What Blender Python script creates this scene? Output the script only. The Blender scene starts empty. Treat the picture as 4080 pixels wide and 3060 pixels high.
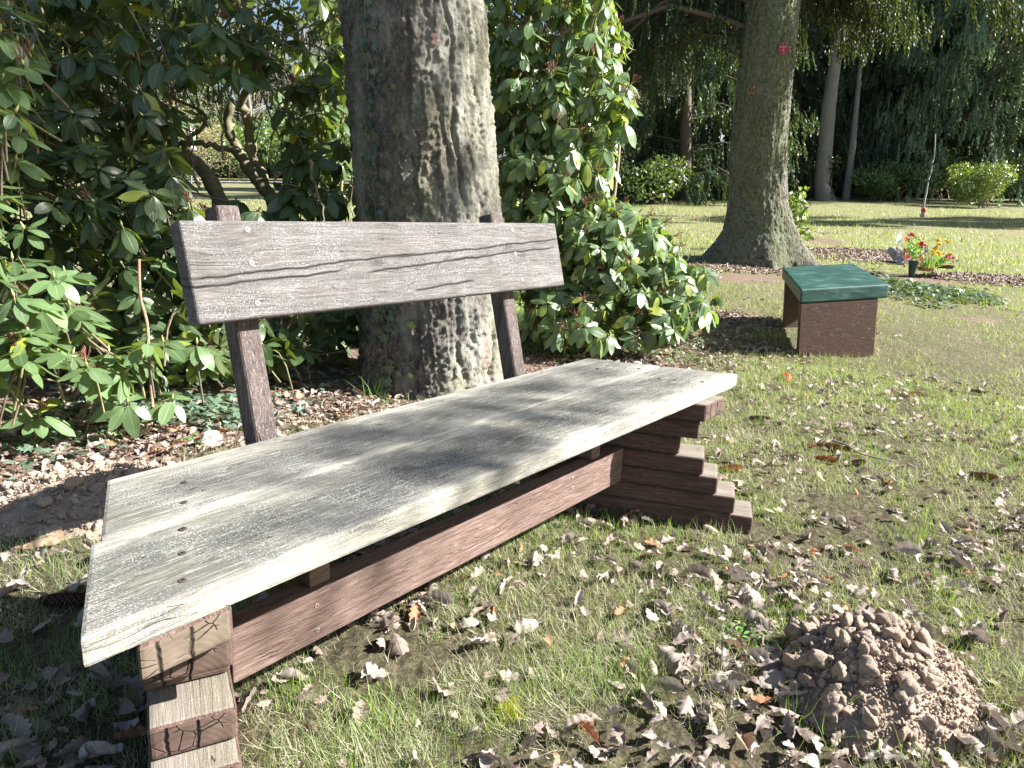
import bpy, bmesh, math, random
import numpy as np
from mathutils import Matrix, Vector
rng = np.random.default_rng(7)
random.seed(7)
A = np.array
# ------------------------------------------------------------------ camera, sky, sun, exposure
F_PX, CX, CY = 2813.5, 2040.0, 1530.0
PX = 4080/2212.0
CAM = A([-.267, -.867, .988])
def cam_rows(p, r, y):
    cy, sy = math.cos(y), math.sin(y)
    fwd = A([sy*math.cos(p), cy*math.cos(p), -math.sin(p)])
    right = A([cy, -sy, 0.])
    down = -np.cross(right, fwd)
    return A([math.cos(r)*right+math.sin(r)*down, -math.sin(r)*right+math.cos(r)*down, fwd])
R = cam_rows(.254, -.045, .896)            # the bench's own level
RT = cam_rows(.24, .045, .896)             # gravity level: the lawn slopes, so the bench leans a few degrees
Q = RT.T @ R
UP = Q.T @ A([0, 0, 1.])
QM = Matrix([list(Q[0])+[0], list(Q[1])+[0], list(Q[2])+[0], [0, 0, 0, 1]])
FW = R[2].copy(); FWH = A([math.sin(.896), math.cos(.896), 0.]); RH = A([math.cos(.896), -math.sin(.896), 0.])
S = bpy.context.scene
COL = S.collection
cd = bpy.data.cameras.new('camera'); co = bpy.data.objects.new('camera', cd); COL.objects.link(co)
cd.sensor_width = 36; cd.lens = F_PX/4080*36; cd.clip_start = .05; cd.clip_end = 900
M3 = Matrix([[R[0][i], -R[1][i], -R[2][i]] for i in range(3)])
co.matrix_world = QM @ Matrix.Translation(Vector(CAM)) @ M3.to_4x4()
S.camera = co
SAZ, SEL = math.radians(140), math.radians(35.5)
SUN = A([math.sin(SAZ)*math.cos(SEL), math.cos(SAZ)*math.cos(SEL), math.sin(SEL)])
SW = Q @ SUN
ld = bpy.data.lights.new('sun', 'SUN'); lo = bpy.data.objects.new('sun', ld); COL.objects.link(lo)
ld.energy = 5.0; ld.angle = math.radians(.53); ld.color = (1, .972, .93)
lo.rotation_euler = Vector(SW).to_track_quat('Z', 'Y').to_euler()
W = bpy.data.worlds.new('World'); S.world = W; W.use_nodes = True
nt = W.node_tree; bg = nt.nodes['Background']
sky = nt.nodes.new('ShaderNodeTexSky'); sky.sky_type = 'NISHITA'; sky.sun_disc = False
sky.sun_elevation = math.asin(SW[2]); sky.sun_rotation = math.atan2(SW[0], SW[1])
nt.links.new(sky.outputs[0], bg.inputs[0]); bg.inputs[1].default_value = .05
S.view_settings.view_transform = 'Standard'; S.view_settings.look = 'None'
S.view_settings.exposure = 1.85; S.view_settings.gamma = 1
S.cycles.max_bounces = 6; S.cycles.transparent_max_bounces = 8; S.cycles.transmission_bounces = 3
S.cycles.sample_clamp_indirect = 6

# ------------------------------------------------------------------ helpers
def at(u, v, d):
    """point seen at photo position u, v (2212 wide) at forward distance d metres"""
    return CAM + R.T @ A([(u*PX-CX)/F_PX, (v*PX-CY)/F_PX, 1.])*d
def project(P):
    q = (np.asarray(P)-CAM) @ R.T
    return (CX+F_PX*q[..., 0]/q[..., 2])/PX, (CY+F_PX*q[..., 1]/q[..., 2])/PX, q[..., 2]
def hsh(i, j, k, s):
    n = (i*73856093) ^ (j*19349663) ^ (k*83492791) ^ (s*2654435)
    n = (n ^ (n >> 13))*1274126177 & 0x7fffffff
    n = (n ^ (n >> 15)) & 0xffff
    return n/65535.0
def vnoise(P, s=0):
    P = np.asarray(P, float); I = np.floor(P).astype(np.int64); f = P-I; f = f*f*(3-2*f)
    i, j, k = I[..., 0], I[..., 1], I[..., 2]; x, y, z = f[..., 0], f[..., 1], f[..., 2]
    def h(a, b, c): return hsh(i+a, j+b, k+c, s)
    a = h(0,0,0)*(1-x)+h(1,0,0)*x; b = h(0,1,0)*(1-x)+h(1,1,0)*x
    c = h(0,0,1)*(1-x)+h(1,0,1)*x; d = h(0,1,1)*(1-x)+h(1,1,1)*x
    return (a*(1-y)+b*y)*(1-z)+(c*(1-y)+d*y)*z
def fbm(P, o=4, s=0):
    r = 0; a = .5
    for q in range(o): r = r+a*vnoise(P*(2.03**q), s+q); a *= .5
    return r
def unit(v):
    v = np.asarray(v, float); return v/np.maximum(np.linalg.norm(v, axis=-1, keepdims=True), 1e-9)
def tag(o, label=None, cat=None, group=None, kind=None):
    if label: o['label'] = label
    if cat: o['category'] = cat
    if group: o['group'] = group
    if kind: o['kind'] = kind
    return o
def empty(name, loc=(0, 0, 0)):
    o = bpy.data.objects.new(name, None); o.location = Vector([float(c) for c in loc]); o.empty_display_size = .1
    COL.objects.link(o); return o
class MB:
    """collects shapes and links them as one mesh object"""
    def __init__(s): s.V = []; s.L = []; s.T = []; s.M = []; s.U = []; s.C = []; s.n = 0
    def add(s, V, F, uv=None, col=None, m=0):
        V = np.asarray(V, float).reshape(-1, 3); F = np.asarray(F, np.int64)
        s.V.append(V); s.L.append((F+s.n).ravel()); s.T.append(np.full(len(F), F.shape[1])); s.M.append(np.full(len(F), m))
        s.U.append(np.zeros((len(V), 3)) if uv is None else np.asarray(uv, float))
        c = np.ones((len(V), 4))
        if col is not None: c[:, :3] = np.asarray(col, float)
        s.C.append(c); s.n += len(V)
    def scatter(s, tv, tf, pos, rot, sc, tuv=None, col=None, m=0):
        """copies of a template: pos (m,3), rot (m,3,3) columns = axes, sc (m,) or (m,3), col (m,3)"""
        k = len(pos)
        if k == 0: return
        sc = np.asarray(sc, float)
        if sc.ndim == 1: sc = np.repeat(sc[:, None], 3, 1)
        tv = np.asarray(tv, float)
        if tv.ndim == 2: tv = tv[None]
        V = pos[:, None, :] + np.einsum('mij,mnj->mni', rot, tv*sc[:, None, :])
        n = V.shape[1]; tf = np.asarray(tf, np.int64)
        F = (tf[None] + (np.arange(k)*n)[:, None, None]).reshape(-1, tf.shape[1])
        uv = None if tuv is None else np.tile(tuv, (k, 1))
        c = None if col is None else np.repeat(col, n, 0)
        s.add(V.reshape(-1, 3), F, uv, c, m)
    def build(s, name, mats, parent=None, smooth=True, off=(0, 0, 0)):
        V = np.concatenate(s.V) - A(off); L = np.concatenate(s.L); T = np.concatenate(s.T)
        me = bpy.data.meshes.new(name)
        me.vertices.add(len(V)); me.vertices.foreach_set('co', V.astype(np.float32).ravel())
        me.loops.add(len(L)); me.loops.foreach_set('vertex_index', L.astype(np.int32))
        me.polygons.add(len(T)); st = np.concatenate([[0], np.cumsum(T)[:-1]])
        me.polygons.foreach_set('loop_start', st.astype(np.int32))
        me.polygons.foreach_set('loop_total', T.astype(np.int32))
        me.polygons.foreach_set('material_index', np.concatenate(s.M).astype(np.int32))
        me.polygons.foreach_set('use_smooth', np.full(len(T), smooth))
        a = me.attributes.new('luv', 'FLOAT_VECTOR', 'POINT'); a.data.foreach_set('vector', np.concatenate(s.U).astype(np.float32).ravel())
        a = me.attributes.new('tint', 'FLOAT_COLOR', 'POINT'); a.data.foreach_set('color', np.concatenate(s.C).astype(np.float32).ravel())
        me.update(calc_edges=True)
        for m in (mats if isinstance(mats, (list, tuple)) else [mats]): me.materials.append(m)
        o = bpy.data.objects.new(name, me); COL.objects.link(o)
        if parent is not None: o.parent = parent
        return o
def rotmats(X, Zh):
    """frames whose x axis is X and whose z axis leans to Zh"""
    X = unit(X); Y = unit(np.cross(Zh, X)); Z = np.cross(X, Y)
    return np.stack([X, Y, Z], -1)
def randdir(n):
    return unit(rng.normal(size=(n, 3)))
def tube(mb, P, r, n=6, col=None, m=0, closed=True):
    P = np.asarray(P, float); r = np.broadcast_to(np.asarray(r, float), (len(P),))
    T = unit(np.gradient(P, axis=0)); a = A([0, 0, 1.]) if abs(T[0][2]) < .9 else A([1., 0, 0])
    X = unit(np.cross(T, a)); Y = np.cross(T, X)
    ph = np.linspace(0, 2*math.pi, n, endpoint=False)
    V = P[:, None]+r[:, None, None]*(np.cos(ph)[None, :, None]*X[:, None]+np.sin(ph)[None, :, None]*Y[:, None])
    i = np.arange(len(P)-1)[:, None]*n; j = np.arange(n)[None]; k = (j+1) % n
    F = np.stack([i+j, i+k, i+k+n, i+j+n], -1).reshape(-1, 4)
    tt = np.repeat(np.linspace(0, 1, len(P)), n)
    uv = np.stack([tt, np.tile(ph/6.283, len(P)), 0*tt], -1)
    V = V.reshape(-1, 3); mb.add(V, F, uv, col, m)
    if closed:
        mb.add(np.vstack([V[-n:], P[-1:]+T[-1:]*r[-1]*.3]), [[q, (q+1) % n, n] for q in range(n)], None, col, m)
def spline(P, n):
    P = np.asarray(P, float); t = np.linspace(0, len(P)-1, n); i = np.clip(t.astype(int), 0, len(P)-2); f = (t-i)[:, None]
    def g(k): return P[np.clip(k, 0, len(P)-1)]
    p0, p1, p2, p3 = g(i-1), g(i), g(i+1), g(i+2)
    return .5*((2*p1)+(-p0+p2)*f+(2*p0-5*p1+4*p2-p3)*f*f+(-p0+3*p1-3*p2+p3)*f**3)
def hexa(name, pts, mat, parent=None, bev=.006, seg=2, wob=0., cuts=0, seed=0, mats=None):
    """a bevelled board from eight corners (bottom four, top four, same winding), built around its own centre"""
    pts = A(pts, float); c = pts.mean(0); bm = bmesh.new(); vs = [bm.verts.new(p-c) for p in pts]
    for f in ((3,2,1,0), (4,5,6,7), (0,1,5,4), (1,2,6,5), (2,3,7,6), (3,0,4,7)): bm.faces.new([vs[i] for i in f])
    bmesh.ops.bevel(bm, geom=bm.edges[:], offset=bev, segments=seg, profile=.6, affect='EDGES')
    bmesh.ops.recalc_face_normals(bm, faces=bm.faces[:])
    me = bpy.data.meshes.new(name); bm.to_mesh(me); bm.free()
    for p in me.polygons: p.use_smooth = p.area < bev*bev*60 and False
    for m in (mats or [mat]): me.materials.append(m)
    o = bpy.data.objects.new(name, me); COL.objects.link(o); o.location = Vector(c)
    if parent is not None: o.parent = parent; o.location = Vector(c)-parent.location
    return o
def prism(poly, z0, z1):
    return [[x, y, z0] for x, y in poly]+[[x, y, z1] for x, y in poly]

# terrain: flat by the bench, rising gently beyond
BLOBS = []
def ter(x, y):
    dx, dy = x-CAM[0], y-CAM[1]
    d = dx*FWH[0]+dy*FWH[1]; u = dx*RH[0]+dy*RH[1]
    t = u/np.maximum(d, 3.)
    sl = np.clip(.053+.04*t, .03, .085)
    s = np.maximum(d-4.6, 0); h = sl*(np.sqrt(s*s+.25)-.5)
    far = np.maximum(d-48, 0); h = h-sl*far*.8
    return h
def tern(x, y):
    P = np.stack([x*1., y*1., 0*x], -1)
    return ter(x, y)+.03*(fbm(P*1.6, 3, 3)-.45)+.012*(fbm(P*9, 2, 5)-.4)
def onground(u, v):
    """ground point seen at photo position u, v"""
    d = R.T @ A([(u*PX-CX)/F_PX, (v*PX-CY)/F_PX, 1.])
    ts = np.linspace(.8, 60, 6000); P = CAM+d*ts[:, None]
    k = np.argmax(P[:, 2] < ter(P[:, 0], P[:, 1])); return P[k]

# ------------------------------------------------------------------ materials
class N:
    def __init__(s, name):
        s.m = bpy.data.materials.new(name); s.m.use_nodes = True; s.t = s.m.node_tree; s.b = s.t.nodes['Principled BSDF']
        s.b.inputs['Specular IOR Level'].default_value = .3
    def node(s, k, **kw):
        n = s.t.nodes.new(k)
        for a, v in kw.items(): setattr(n, a, v)
        return n
    def lk(s, a, b): s.t.links.new(a, b)
    def attr(s, name): return s.node('ShaderNodeAttribute', attribute_name=name)
    def coord(s, sc=(1, 1, 1), src=None, rot=(0, 0, 0)):
        mp = s.node('ShaderNodeMapping'); mp.inputs['Scale'].default_value = sc; mp.inputs['Rotation'].default_value = rot
        if src is None: src = s.node('ShaderNodeTexCoord').outputs['Object']
        s.lk(src, mp.inputs[0]); return mp.outputs[0]
    def noise(s, vec, scale, det=5, rough=.6, dist=0.):
        n = s.node('ShaderNodeTexNoise'); n.inputs['Scale'].default_value = scale; n.inputs['Detail'].default_value = det
        n.inputs['Roughness'].default_value = rough; n.inputs['Distortion'].default_value = dist
        s.lk(vec, n.inputs['Vector']); return n.outputs['Fac']
    def ramp(s, fac, stops):
        r = s.node('ShaderNodeValToRGB'); e = r.color_ramp.elements
        while len(e) < len(stops): e.new(.5)
        for q, (p, c) in enumerate(stops): e[q].position = p; e[q].color = (*((c, c, c) if isinstance(c, (int, float)) else c), 1)
        s.lk(fac, r.inputs[0]); return r.outputs[0]
    def mix(s, f, a, b, mode='MIX'):
        n = s.node('ShaderNodeMix', data_type='RGBA', blend_type=mode)
        for v, i in ((f, 0), (a, 6), (b, 7)):
            if hasattr(v, 'is_linked') or hasattr(v, 'links'): s.lk(v, n.inputs[i])
            elif i == 0: n.inputs[0].default_value = v
            else: n.inputs[i].default_value = (*v, 1) if len(v) == 3 else v
        return n.outputs[2]
    def math(s, op, a, b=None):
        n = s.node('ShaderNodeMath', operation=op)
        for v, i in ((a, 0), (b, 1)):
            if v is None: continue
            if isinstance(v, (int, float)): n.inputs[i].default_value = v
            else: s.lk(v, n.inputs[i])
        return n.outputs[0]
    def bump(s, h, st=.5, dist=.01, prev=None):
        n = s.node('ShaderNodeBump'); n.inputs['Strength'].default_value = st; n.inputs['Distance'].default_value = dist
        s.lk(h, n.inputs['Height'])
        if prev is not None: s.lk(prev, n.inputs['Normal'])
        return n.outputs[0]
    def out(s, col=None, rough=.8, nrm=None, spec=None):
        if col is not None:
            if isinstance(col, tuple): s.b.inputs['Base Color'].default_value = (*col, 1)
            else: s.lk(col, s.b.inputs['Base Color'])
        if isinstance(rough, (int, float)): s.b.inputs['Roughness'].default_value = rough
        else: s.lk(rough, s.b.inputs['Roughness'])
        if nrm is not None: s.lk(nrm, s.b.inputs['Normal'])
        if spec is not None: s.b.inputs['Specular IOR Level'].default_value = spec
        return s.m

def wood(name, dark, mid, light, speck, speckamt=.5, axis=0, rough=.85, green=0., crack=.6, rot=0., bigdark=0., wear=0., knots=(), splits=(), fine_amt=.45, streak=.55):
    """weathered board: grain along one axis, cracks, pale lichen specks"""
    m = N(name)
    base = m.node('ShaderNodeTexCoord').outputs['Object']
    def sc(a, b):
        v = [b, b, b]; v[axis] = a; return tuple(v)
    R3 = (0, 0, 0)
    if rot:
        vr = m.node('ShaderNodeVectorRotate', rotation_type='Z_AXIS'); vr.inputs['Angle'].default_value = rot; m.lk(base, vr.inputs['Vector']); base = vr.outputs[0]
    warp = m.noise(m.coord(sc(1.2, 3), base, R3), 2., 2)
    wv = m.node('ShaderNodeVectorMath', operation='MULTIPLY_ADD')
    m.lk(m.node_rgb(warp) if hasattr(m, 'node_rgb') else warp, wv.inputs[0]); wv.inputs[1].default_value = (0, .05, .05) if axis == 0 else (.05, 0, .05)
    m.lk(base, wv.inputs[2]); src = wv.outputs[0]
    g1 = m.noise(m.coord(sc(1.5, 70), src, R3), 1.6, 6, .65)
    g2 = m.noise(m.coord(sc(8, 260), src, R3), 1.6, 4, .7)
    big = m.noise(m.coord(sc(1.6, 5), base, R3), 2.2, 4, .6)
    col = m.ramp(g1, [(.24, dark), (.5, mid), (.78, light)])
    col = m.mix(m.ramp(big, [(.35, 0.), (.65, .75)]), col, m.mix(.5, dark, mid))
    if green: col = m.mix(m.math('MULTIPLY', m.ramp(m.noise(m.coord(sc(1.5, 7), base, R3), 1.7, 4), [(.42, 0.), (.62, 1.)]), green), col, (.30, .285, .15))
    if bigdark: col = m.mix(m.math('MULTIPLY', m.ramp(m.noise(m.coord(sc(4, 9), base, R3), 1.3, 5, .7), [(.45, 0.), (.6, 1.)]), bigdark), col, (.085, .083, .075))
    if wear:     # lichen-dark middle of the plank, rubbed pale edges
        sx = m.node('ShaderNodeSeparateXYZ'); m.lk(base, sx.inputs[0])
        wn = m.noise(m.coord(sc(1.3, 6), base), 2.4, 5, .65)
        tt = m.math('ADD', m.math('DIVIDE', m.math('ABSOLUTE', sx.outputs[1]), wear), m.math('MULTIPLY', m.math('SUBTRACT', wn, .5), 2.1))
        col = m.mix(m.ramp(tt, [(.15, .72), (.62, 0.)]), col, (.105, .105, .092)); col = m.mix(m.ramp(tt, [(.66, 0.), (1.05, .72)]), col, light)
    for (kx, kz, kr) in knots:
        sx = m.node('ShaderNodeVectorMath', operation='DISTANCE'); sq = m.node('ShaderNodeMapping'); sq.inputs['Scale'].default_value = (1, 0, 1.9); sq.inputs['Location'].default_value = (0, 0, 0); m.lk(base, sq.inputs[0]); m.lk(sq.outputs[0], sx.inputs[0]); sx.inputs[1].default_value = (kx, 0., kz*1.9)
        rr_ = m.math('ADD', sx.outputs['Value'], m.math('MULTIPLY', m.math('SUBTRACT', m.noise(m.coord((20, 20, 60), base), 1., 3), .5), .02))
        col = m.mix(m.ramp(rr_, [(kr*.35, .85), (kr, .35), (kr*2.2, 0.)]), col, m.mix(.45, dark, (.03, .02, .018)))
    spl_ = None
    for (x0, x1, a, b, w_) in splits:    # long drying cracks that wander along the board
        sx = m.node('ShaderNodeSeparateXYZ'); m.lk(base, sx.inputs[0])
        wv2 = m.math('MULTIPLY', m.math('SUBTRACT', m.noise(m.coord((5, 1, 1), base), 1.3, 3), .5), .020)
        dd_ = m.math('ABSOLUTE', m.math('SUBTRACT', m.math('ADD', sx.outputs[2], wv2), m.math('ADD', m.math('MULTIPLY', sx.outputs[0], b), a)))
        xm = m.ramp(m.math('ABSOLUTE', m.math('SUBTRACT', sx.outputs[0], (x0+x1)/2)), [((x1-x0)/2*.85, 1.), ((x1-x0)/2, 0.)])
        ln_ = m.mix(xm, (1, 1, 1), m.ramp(dd_, [(w_*.35, 0.), (w_, 1.)])); spl_ = ln_ if spl_ is None else m.mix(1., spl_, ln_, 'MULTIPLY')
    fine = m.ramp(g2, [(.38, fine_amt), (.6, 1.)])
    col = m.mix(1., col, fine, 'MULTIPLY')
    st = m.ramp(m.noise(m.coord(sc(6, 120), src, R3), 2.1, 3, .6), [(.56, 0.), (.64, 1.)])
    col = m.mix(m.math('MULTIPLY', st, streak), col, light)
    # specks
    sp = m.noise(m.coord((1, 1, 1), base), 420, 2, .5); pat = m.noise(m.coord((1, 1, 1), base), 9, 3, .6)
    spm = m.math('MULTIPLY', m.ramp(sp, [(.56, 0.), (.62, 1.)]), m.ramp(pat, [(.35, .15), (.6, 1.)]))
    col = m.mix(m.math('MULTIPLY', spm, speckamt), col, speck)
    # cracks
    ck = m.noise(m.coord(sc(.9, 16), src, R3), 2.2, 2, .5)
    cl = m.ramp(m.math('ABSOLUTE', m.math('SUBTRACT', ck, .5)), [(0., 0.), (.006, 1.)])
    ckm = m.mix(m.ramp(m.noise(m.coord(sc(2, 5), base, R3), 2., 2), [(.5, 0.), (.56, 1.)]), (1, 1, 1), cl)
    if spl_ is not None: ckm = m.mix(1., m.mix(.5, (1, 1, 1), ckm), spl_, 'MULTIPLY'); crack = .93
    col = m.mix(1., col, m.mix(crack, (1, 1, 1), ckm), 'MULTIPLY')
    h = m.math('ADD', m.math('MULTIPLY', g1, .6), m.math('ADD', m.math('MULTIPLY', g2, .3), m.math('MULTIPLY', ckm, .8)))
    return m.out(col, rough, m.bump(h, .8, .004), .25)

seat_mat = wood('seat_wood', (.10, .096, .088), (.255, .24, .21), (.50, .475, .40), (.60, .62, .60), .6, 0, green=.2, crack=.4, bigdark=.35, wear=.125, fine_amt=.62, streak=.4)
back_mat = wood('backrest_wood', (.070, .060, .055), (.145, .130, .121), (.26, .243, .232), (.46, .48, .50), .5, 0, crack=.85, knots=((-.15, .008, .020), (.37, .038, .017), (-.30, -.045, .006), (.12, -.03, .006), (.5, .03, .006)), splits=((-.66, .0, .026, .055, .0014), (-.66, -.25, .004, .045, .0010), (-.12, .66, .022, .05, .0013), (.1, .62, .0, .045, .0010), (-.2, .25, -.004, .06, .0009), (-.05, .2, -.065, .05, .0008)), fine_amt=.6, streak=.35)
rail_mat = wood('rail_wood', (.13, .08, .066), (.225, .148, .124), (.33, .245, .215), (.5, .43, .4), .25, 0, crack=.25)
post_mat = wood('post_wood', (.06, .043, .038), (.13, .098, .088), (.25, .21, .19), (.45, .45, .45), .35, 2, crack=.7)
beam_mat = wood('beam_wood', (.075, .045, .038), (.14, .08, .066), (.22, .145, .12), (.4, .36, .33), .2, 1, crack=.5)

def endgrain(name, c0, c1, c2):
    m = N(name); base = m.node('ShaderNodeTexCoord').outputs['Object']
    w = m.node('ShaderNodeTexWave', wave_type='RINGS', rings_direction='Y'); w.inputs['Scale'].default_value = 34; w.inputs['Distortion'].default_value = 2.2
    w.inputs['Detail'].default_value = 3; w.inputs['Detail Scale'].default_value = 2
    mp = m.node('ShaderNodeMapping'); mp.inputs['Location'].default_value = (.012, 0, .05); m.lk(base, mp.inputs[0]); m.lk(mp.outputs[0], w.inputs[0])
    n = m.noise(base, 30, 5); col = m.ramp(m.math('ADD', m.math('MULTIPLY', w.outputs['Fac'], .05), m.math('MULTIPLY', n, .92)), [(.1, c0), (.55, c1), (.95, c2)])
    v = m.node('ShaderNodeTexVoronoi', feature='DISTANCE_TO_EDGE'); v.inputs['Scale'].default_value = 1.; m.lk(m.coord((26, 10, 34), base), v.inputs['Vector'])
    cr = m.ramp(v.outputs['Distance'], [(0., 0.), (.035, 1.)]); msk = m.ramp(m.noise(base, 14, 2), [(.48, 0.), (.6, 1.)])
    cr = m.mix(msk, (1, 1, 1), cr)
    sx = m.node('ShaderNodeSeparateXYZ'); m.lk(base, sx.inputs[0])
    wig = m.math('MULTIPLY', m.math('SUBTRACT', m.noise(base, 22, 3), .5), .022); split = None
    for x_ in (-.036, .004):
        q = m.math('ABSOLUTE', m.math('SUBTRACT', m.math('ADD', sx.outputs[0], wig), x_)); q = m.ramp(q, [(0., 0.), (.0008 if x_ != .004 else .0026, 1.)]); split = q if split is None else m.mix(1., split, q, 'MULTIPLY')
    cr = m.mix(1., cr, split, 'MULTIPLY')
    col = m.mix(1., col, m.mix(.9, (1, 1, 1), cr), 'MULTIPLY')
    return m.out(col, .85, m.bump(m.math('ADD', m.math('MULTIPLY', w.outputs['Fac'], .05), cr), .8, .004), .2)
end_top = endgrain('end_grain_pale', (.07, .053, .04), (.15, .118, .088), (.23, .185, .14))
end_low = endgrain('end_grain_brown', (.055, .036, .03), (.13, .088, .070), (.22, .165, .135))
beamtop_mat = wood('beam_top_wood', (.10, .078, .07), (.22, .185, .165), (.38, .345, .30), (.5, .5, .46), .3, 1, crack=.9, green=.25, fine_amt=.72, streak=.25)

def leafmat(name, top, under, veins=(.3, .36, .16), rough=.35, trans=.3, spec=.5, var=.4):
    """a leaf: luv.x along, luv.y across; paler midrib; some light passes through"""
    m = N(name); uv = m.attr('luv').outputs['Vector']; ti = m.attr('tint').outputs['Color']
    sp = m.node('ShaderNodeSeparateXYZ'); m.lk(uv, sp.inputs[0])
    mid = m.ramp(m.math('ABSOLUTE', sp.outputs[1]), [(0., 1.), (.07, 0.)])
    geo = m.node('ShaderNodeNewGeometry')
    col = m.mix(geo.outputs['Backfacing'], top, under)
    oc = m.node('ShaderNodeTexCoord').outputs['Object']
    nz = m.noise(oc, 25, 3)
    col = m.mix(m.math('MULTIPLY', nz, var), col, tuple(min(1, c*1.9) for c in top))
    col = m.mix(1., col, ti, 'MULTIPLY'); col = m.mix(m.math('MULTIPLY', mid, .75), col, veins)
    m.out(col, rough, m.bump(mid, .25, .003), spec)
    tr = m.node('ShaderNodeBsdfTranslucent'); m.lk(m.mix(1., m.mix(.5, col, (.35, .5, .06)), (1.6, 1.6, .8), 'MULTIPLY'), tr.inputs[0])
    ms = m.node('ShaderNodeMixShader'); ms.inputs[0].default_value = trans; m.lk(m.b.outputs[0], ms.inputs[1]); m.lk(tr.outputs[0], ms.inputs[2])
    m.lk(ms.outputs[0], m.t.nodes['Material Output'].inputs[0]); return m.m
rhodo_mat = leafmat('rhododendron_leaf', (.088, .142, .06), (.20, .24, .10), rough=.36, trans=.20, spec=.7)
ivy_mat = leafmat('ivy_leaf', (.075, .115, .08), (.14, .17, .10), (.28, .33, .26), .33, .10, .8)
spruce_mat = leafmat('spruce_needles', (.050, .068, .046), (.055, .072, .05), (.075, .09, .06), .6, .08, .35)
grass_mat = leafmat('grass_blade', (1., 1., 1.), (.9, .9, .85), (.9, .9, .7), .5, .3, .3, 0.)
oak_mat = N('dry_oak_leaf')
def _oak():
    m = oak_mat; uv = m.attr('luv').outputs['Vector']; ti = m.attr('tint').outputs['Color']
    sp = m.node('ShaderNodeSeparateXYZ'); m.lk(uv, sp.inputs[0]); ay = m.math('ABSOLUTE', sp.outputs[1])
    mid = m.ramp(ay, [(0., 1.), (.06, 0.)])
    w = m.math('FRACT', m.math('MULTIPLY', m.math('SUBTRACT', sp.outputs[0], m.math('MULTIPLY', ay, .32)), 7.5))
    side = m.ramp(m.math('ABSOLUTE', m.math('SUBTRACT', w, .5)), [(0., 1.), (.09, 0.)])
    v = m.math('MAXIMUM', mid, m.math('MULTIPLY', side, .6))
    oc = m.node('ShaderNodeTexCoord').outputs['Object']; n = m.noise(oc, 45, 4)
    info = m.node('ShaderNodeObjectInfo')
    col = m.ramp(n, [(.3, (.17, .135, .115)), (.5, (.30, .255, .225)), (.72, (.46, .42, .385))])
    col = m.mix(1., col, ti, 'MULTIPLY')
    col = m.mix(1., col, m.ramp(info.outputs['Random'], [(0., (.62, .55, .52)), (.3, (1., .95, .9)), (.62, (1.25, 1.22, 1.22)), (.93, (1.5, 1.5, 1.5)), (.97, (1.25, .72, .42))]), 'MULTIPLY')
    col = m.mix(m.math('MULTIPLY', v, .3), col, (.52, .42, .33))
    m.out(col, .62, m.bump(m.math('ADD', v, n), .5, .003), .35)
    tr = m.node('ShaderNodeBsdfTranslucent'); m.lk(col, tr.inputs[0]); ms = m.node('ShaderNodeMixShader'); ms.inputs[0].default_value = .15
    m.lk(m.b.outputs[0], ms.inputs[1]); m.lk(tr.outputs[0], ms.inputs[2]); m.lk(ms.outputs[0], m.t.nodes['Material Output'].inputs[0])
_oak(); oak_mat = oak_mat.m

def tintmat(name, rough=.6, spec=.3, trans=0., nz=.3, scale=40):
    m = N(name); ti = m.attr('tint').outputs['Color']; n = m.noise(m.node('ShaderNodeTexCoord').outputs['Object'], scale, 4)
    col = m.mix(1., ti, m.mix(nz, (1, 1, 1), m.ramp(n, [(.3, .35), (.7, 1.4)])), 'MULTIPLY')
    m.out(col, rough, m.bump(n, .35, .004), spec)
    if trans:
        tr = m.node('ShaderNodeBsdfTranslucent'); m.lk(col, tr.inputs[0]); ms = m.node('ShaderNodeMixShader'); ms.inputs[0].default_value = trans
        m.lk(m.b.outputs[0], ms.inputs[1]); m.lk(tr.outputs[0], ms.inputs[2]); m.lk(ms.outputs[0], m.t.nodes['Material Output'].inputs[0])
    return m.m
twig_mat = tintmat('twig_bark', .8, .2, 0, .6, 60)
petal_mat = tintmat('petal', .5, .3, .3, .2)
plain_mat = tintmat('painted_plain', .45, .4, 0, .15)
screw_mat = tintmat('rusty_screw', .5, .5, 0, .5, 400)

def soilmat(name, c0, c1, c2, sc=1.):
    m = N(name); oc = m.node('ShaderNodeTexCoord').outputs['Object']
    n = m.noise(oc, 14*sc, 8, .7); n2 = m.noise(oc, 130*sc, 5, .7)
    col = m.ramp(m.math('ADD', m.math('MULTIPLY', n, .6), m.math('MULTIPLY', n2, .4)), [(.32, c0), (.5, c1), (.68, c2)])
    return m.out(col, .95, m.bump(n2, 1., .009, m.bump(n, .9, .02)), .1)
mound_mat = soilmat('mole_soil', (.33, .245, .185), (.47, .365, .285), (.60, .485, .39))

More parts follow.
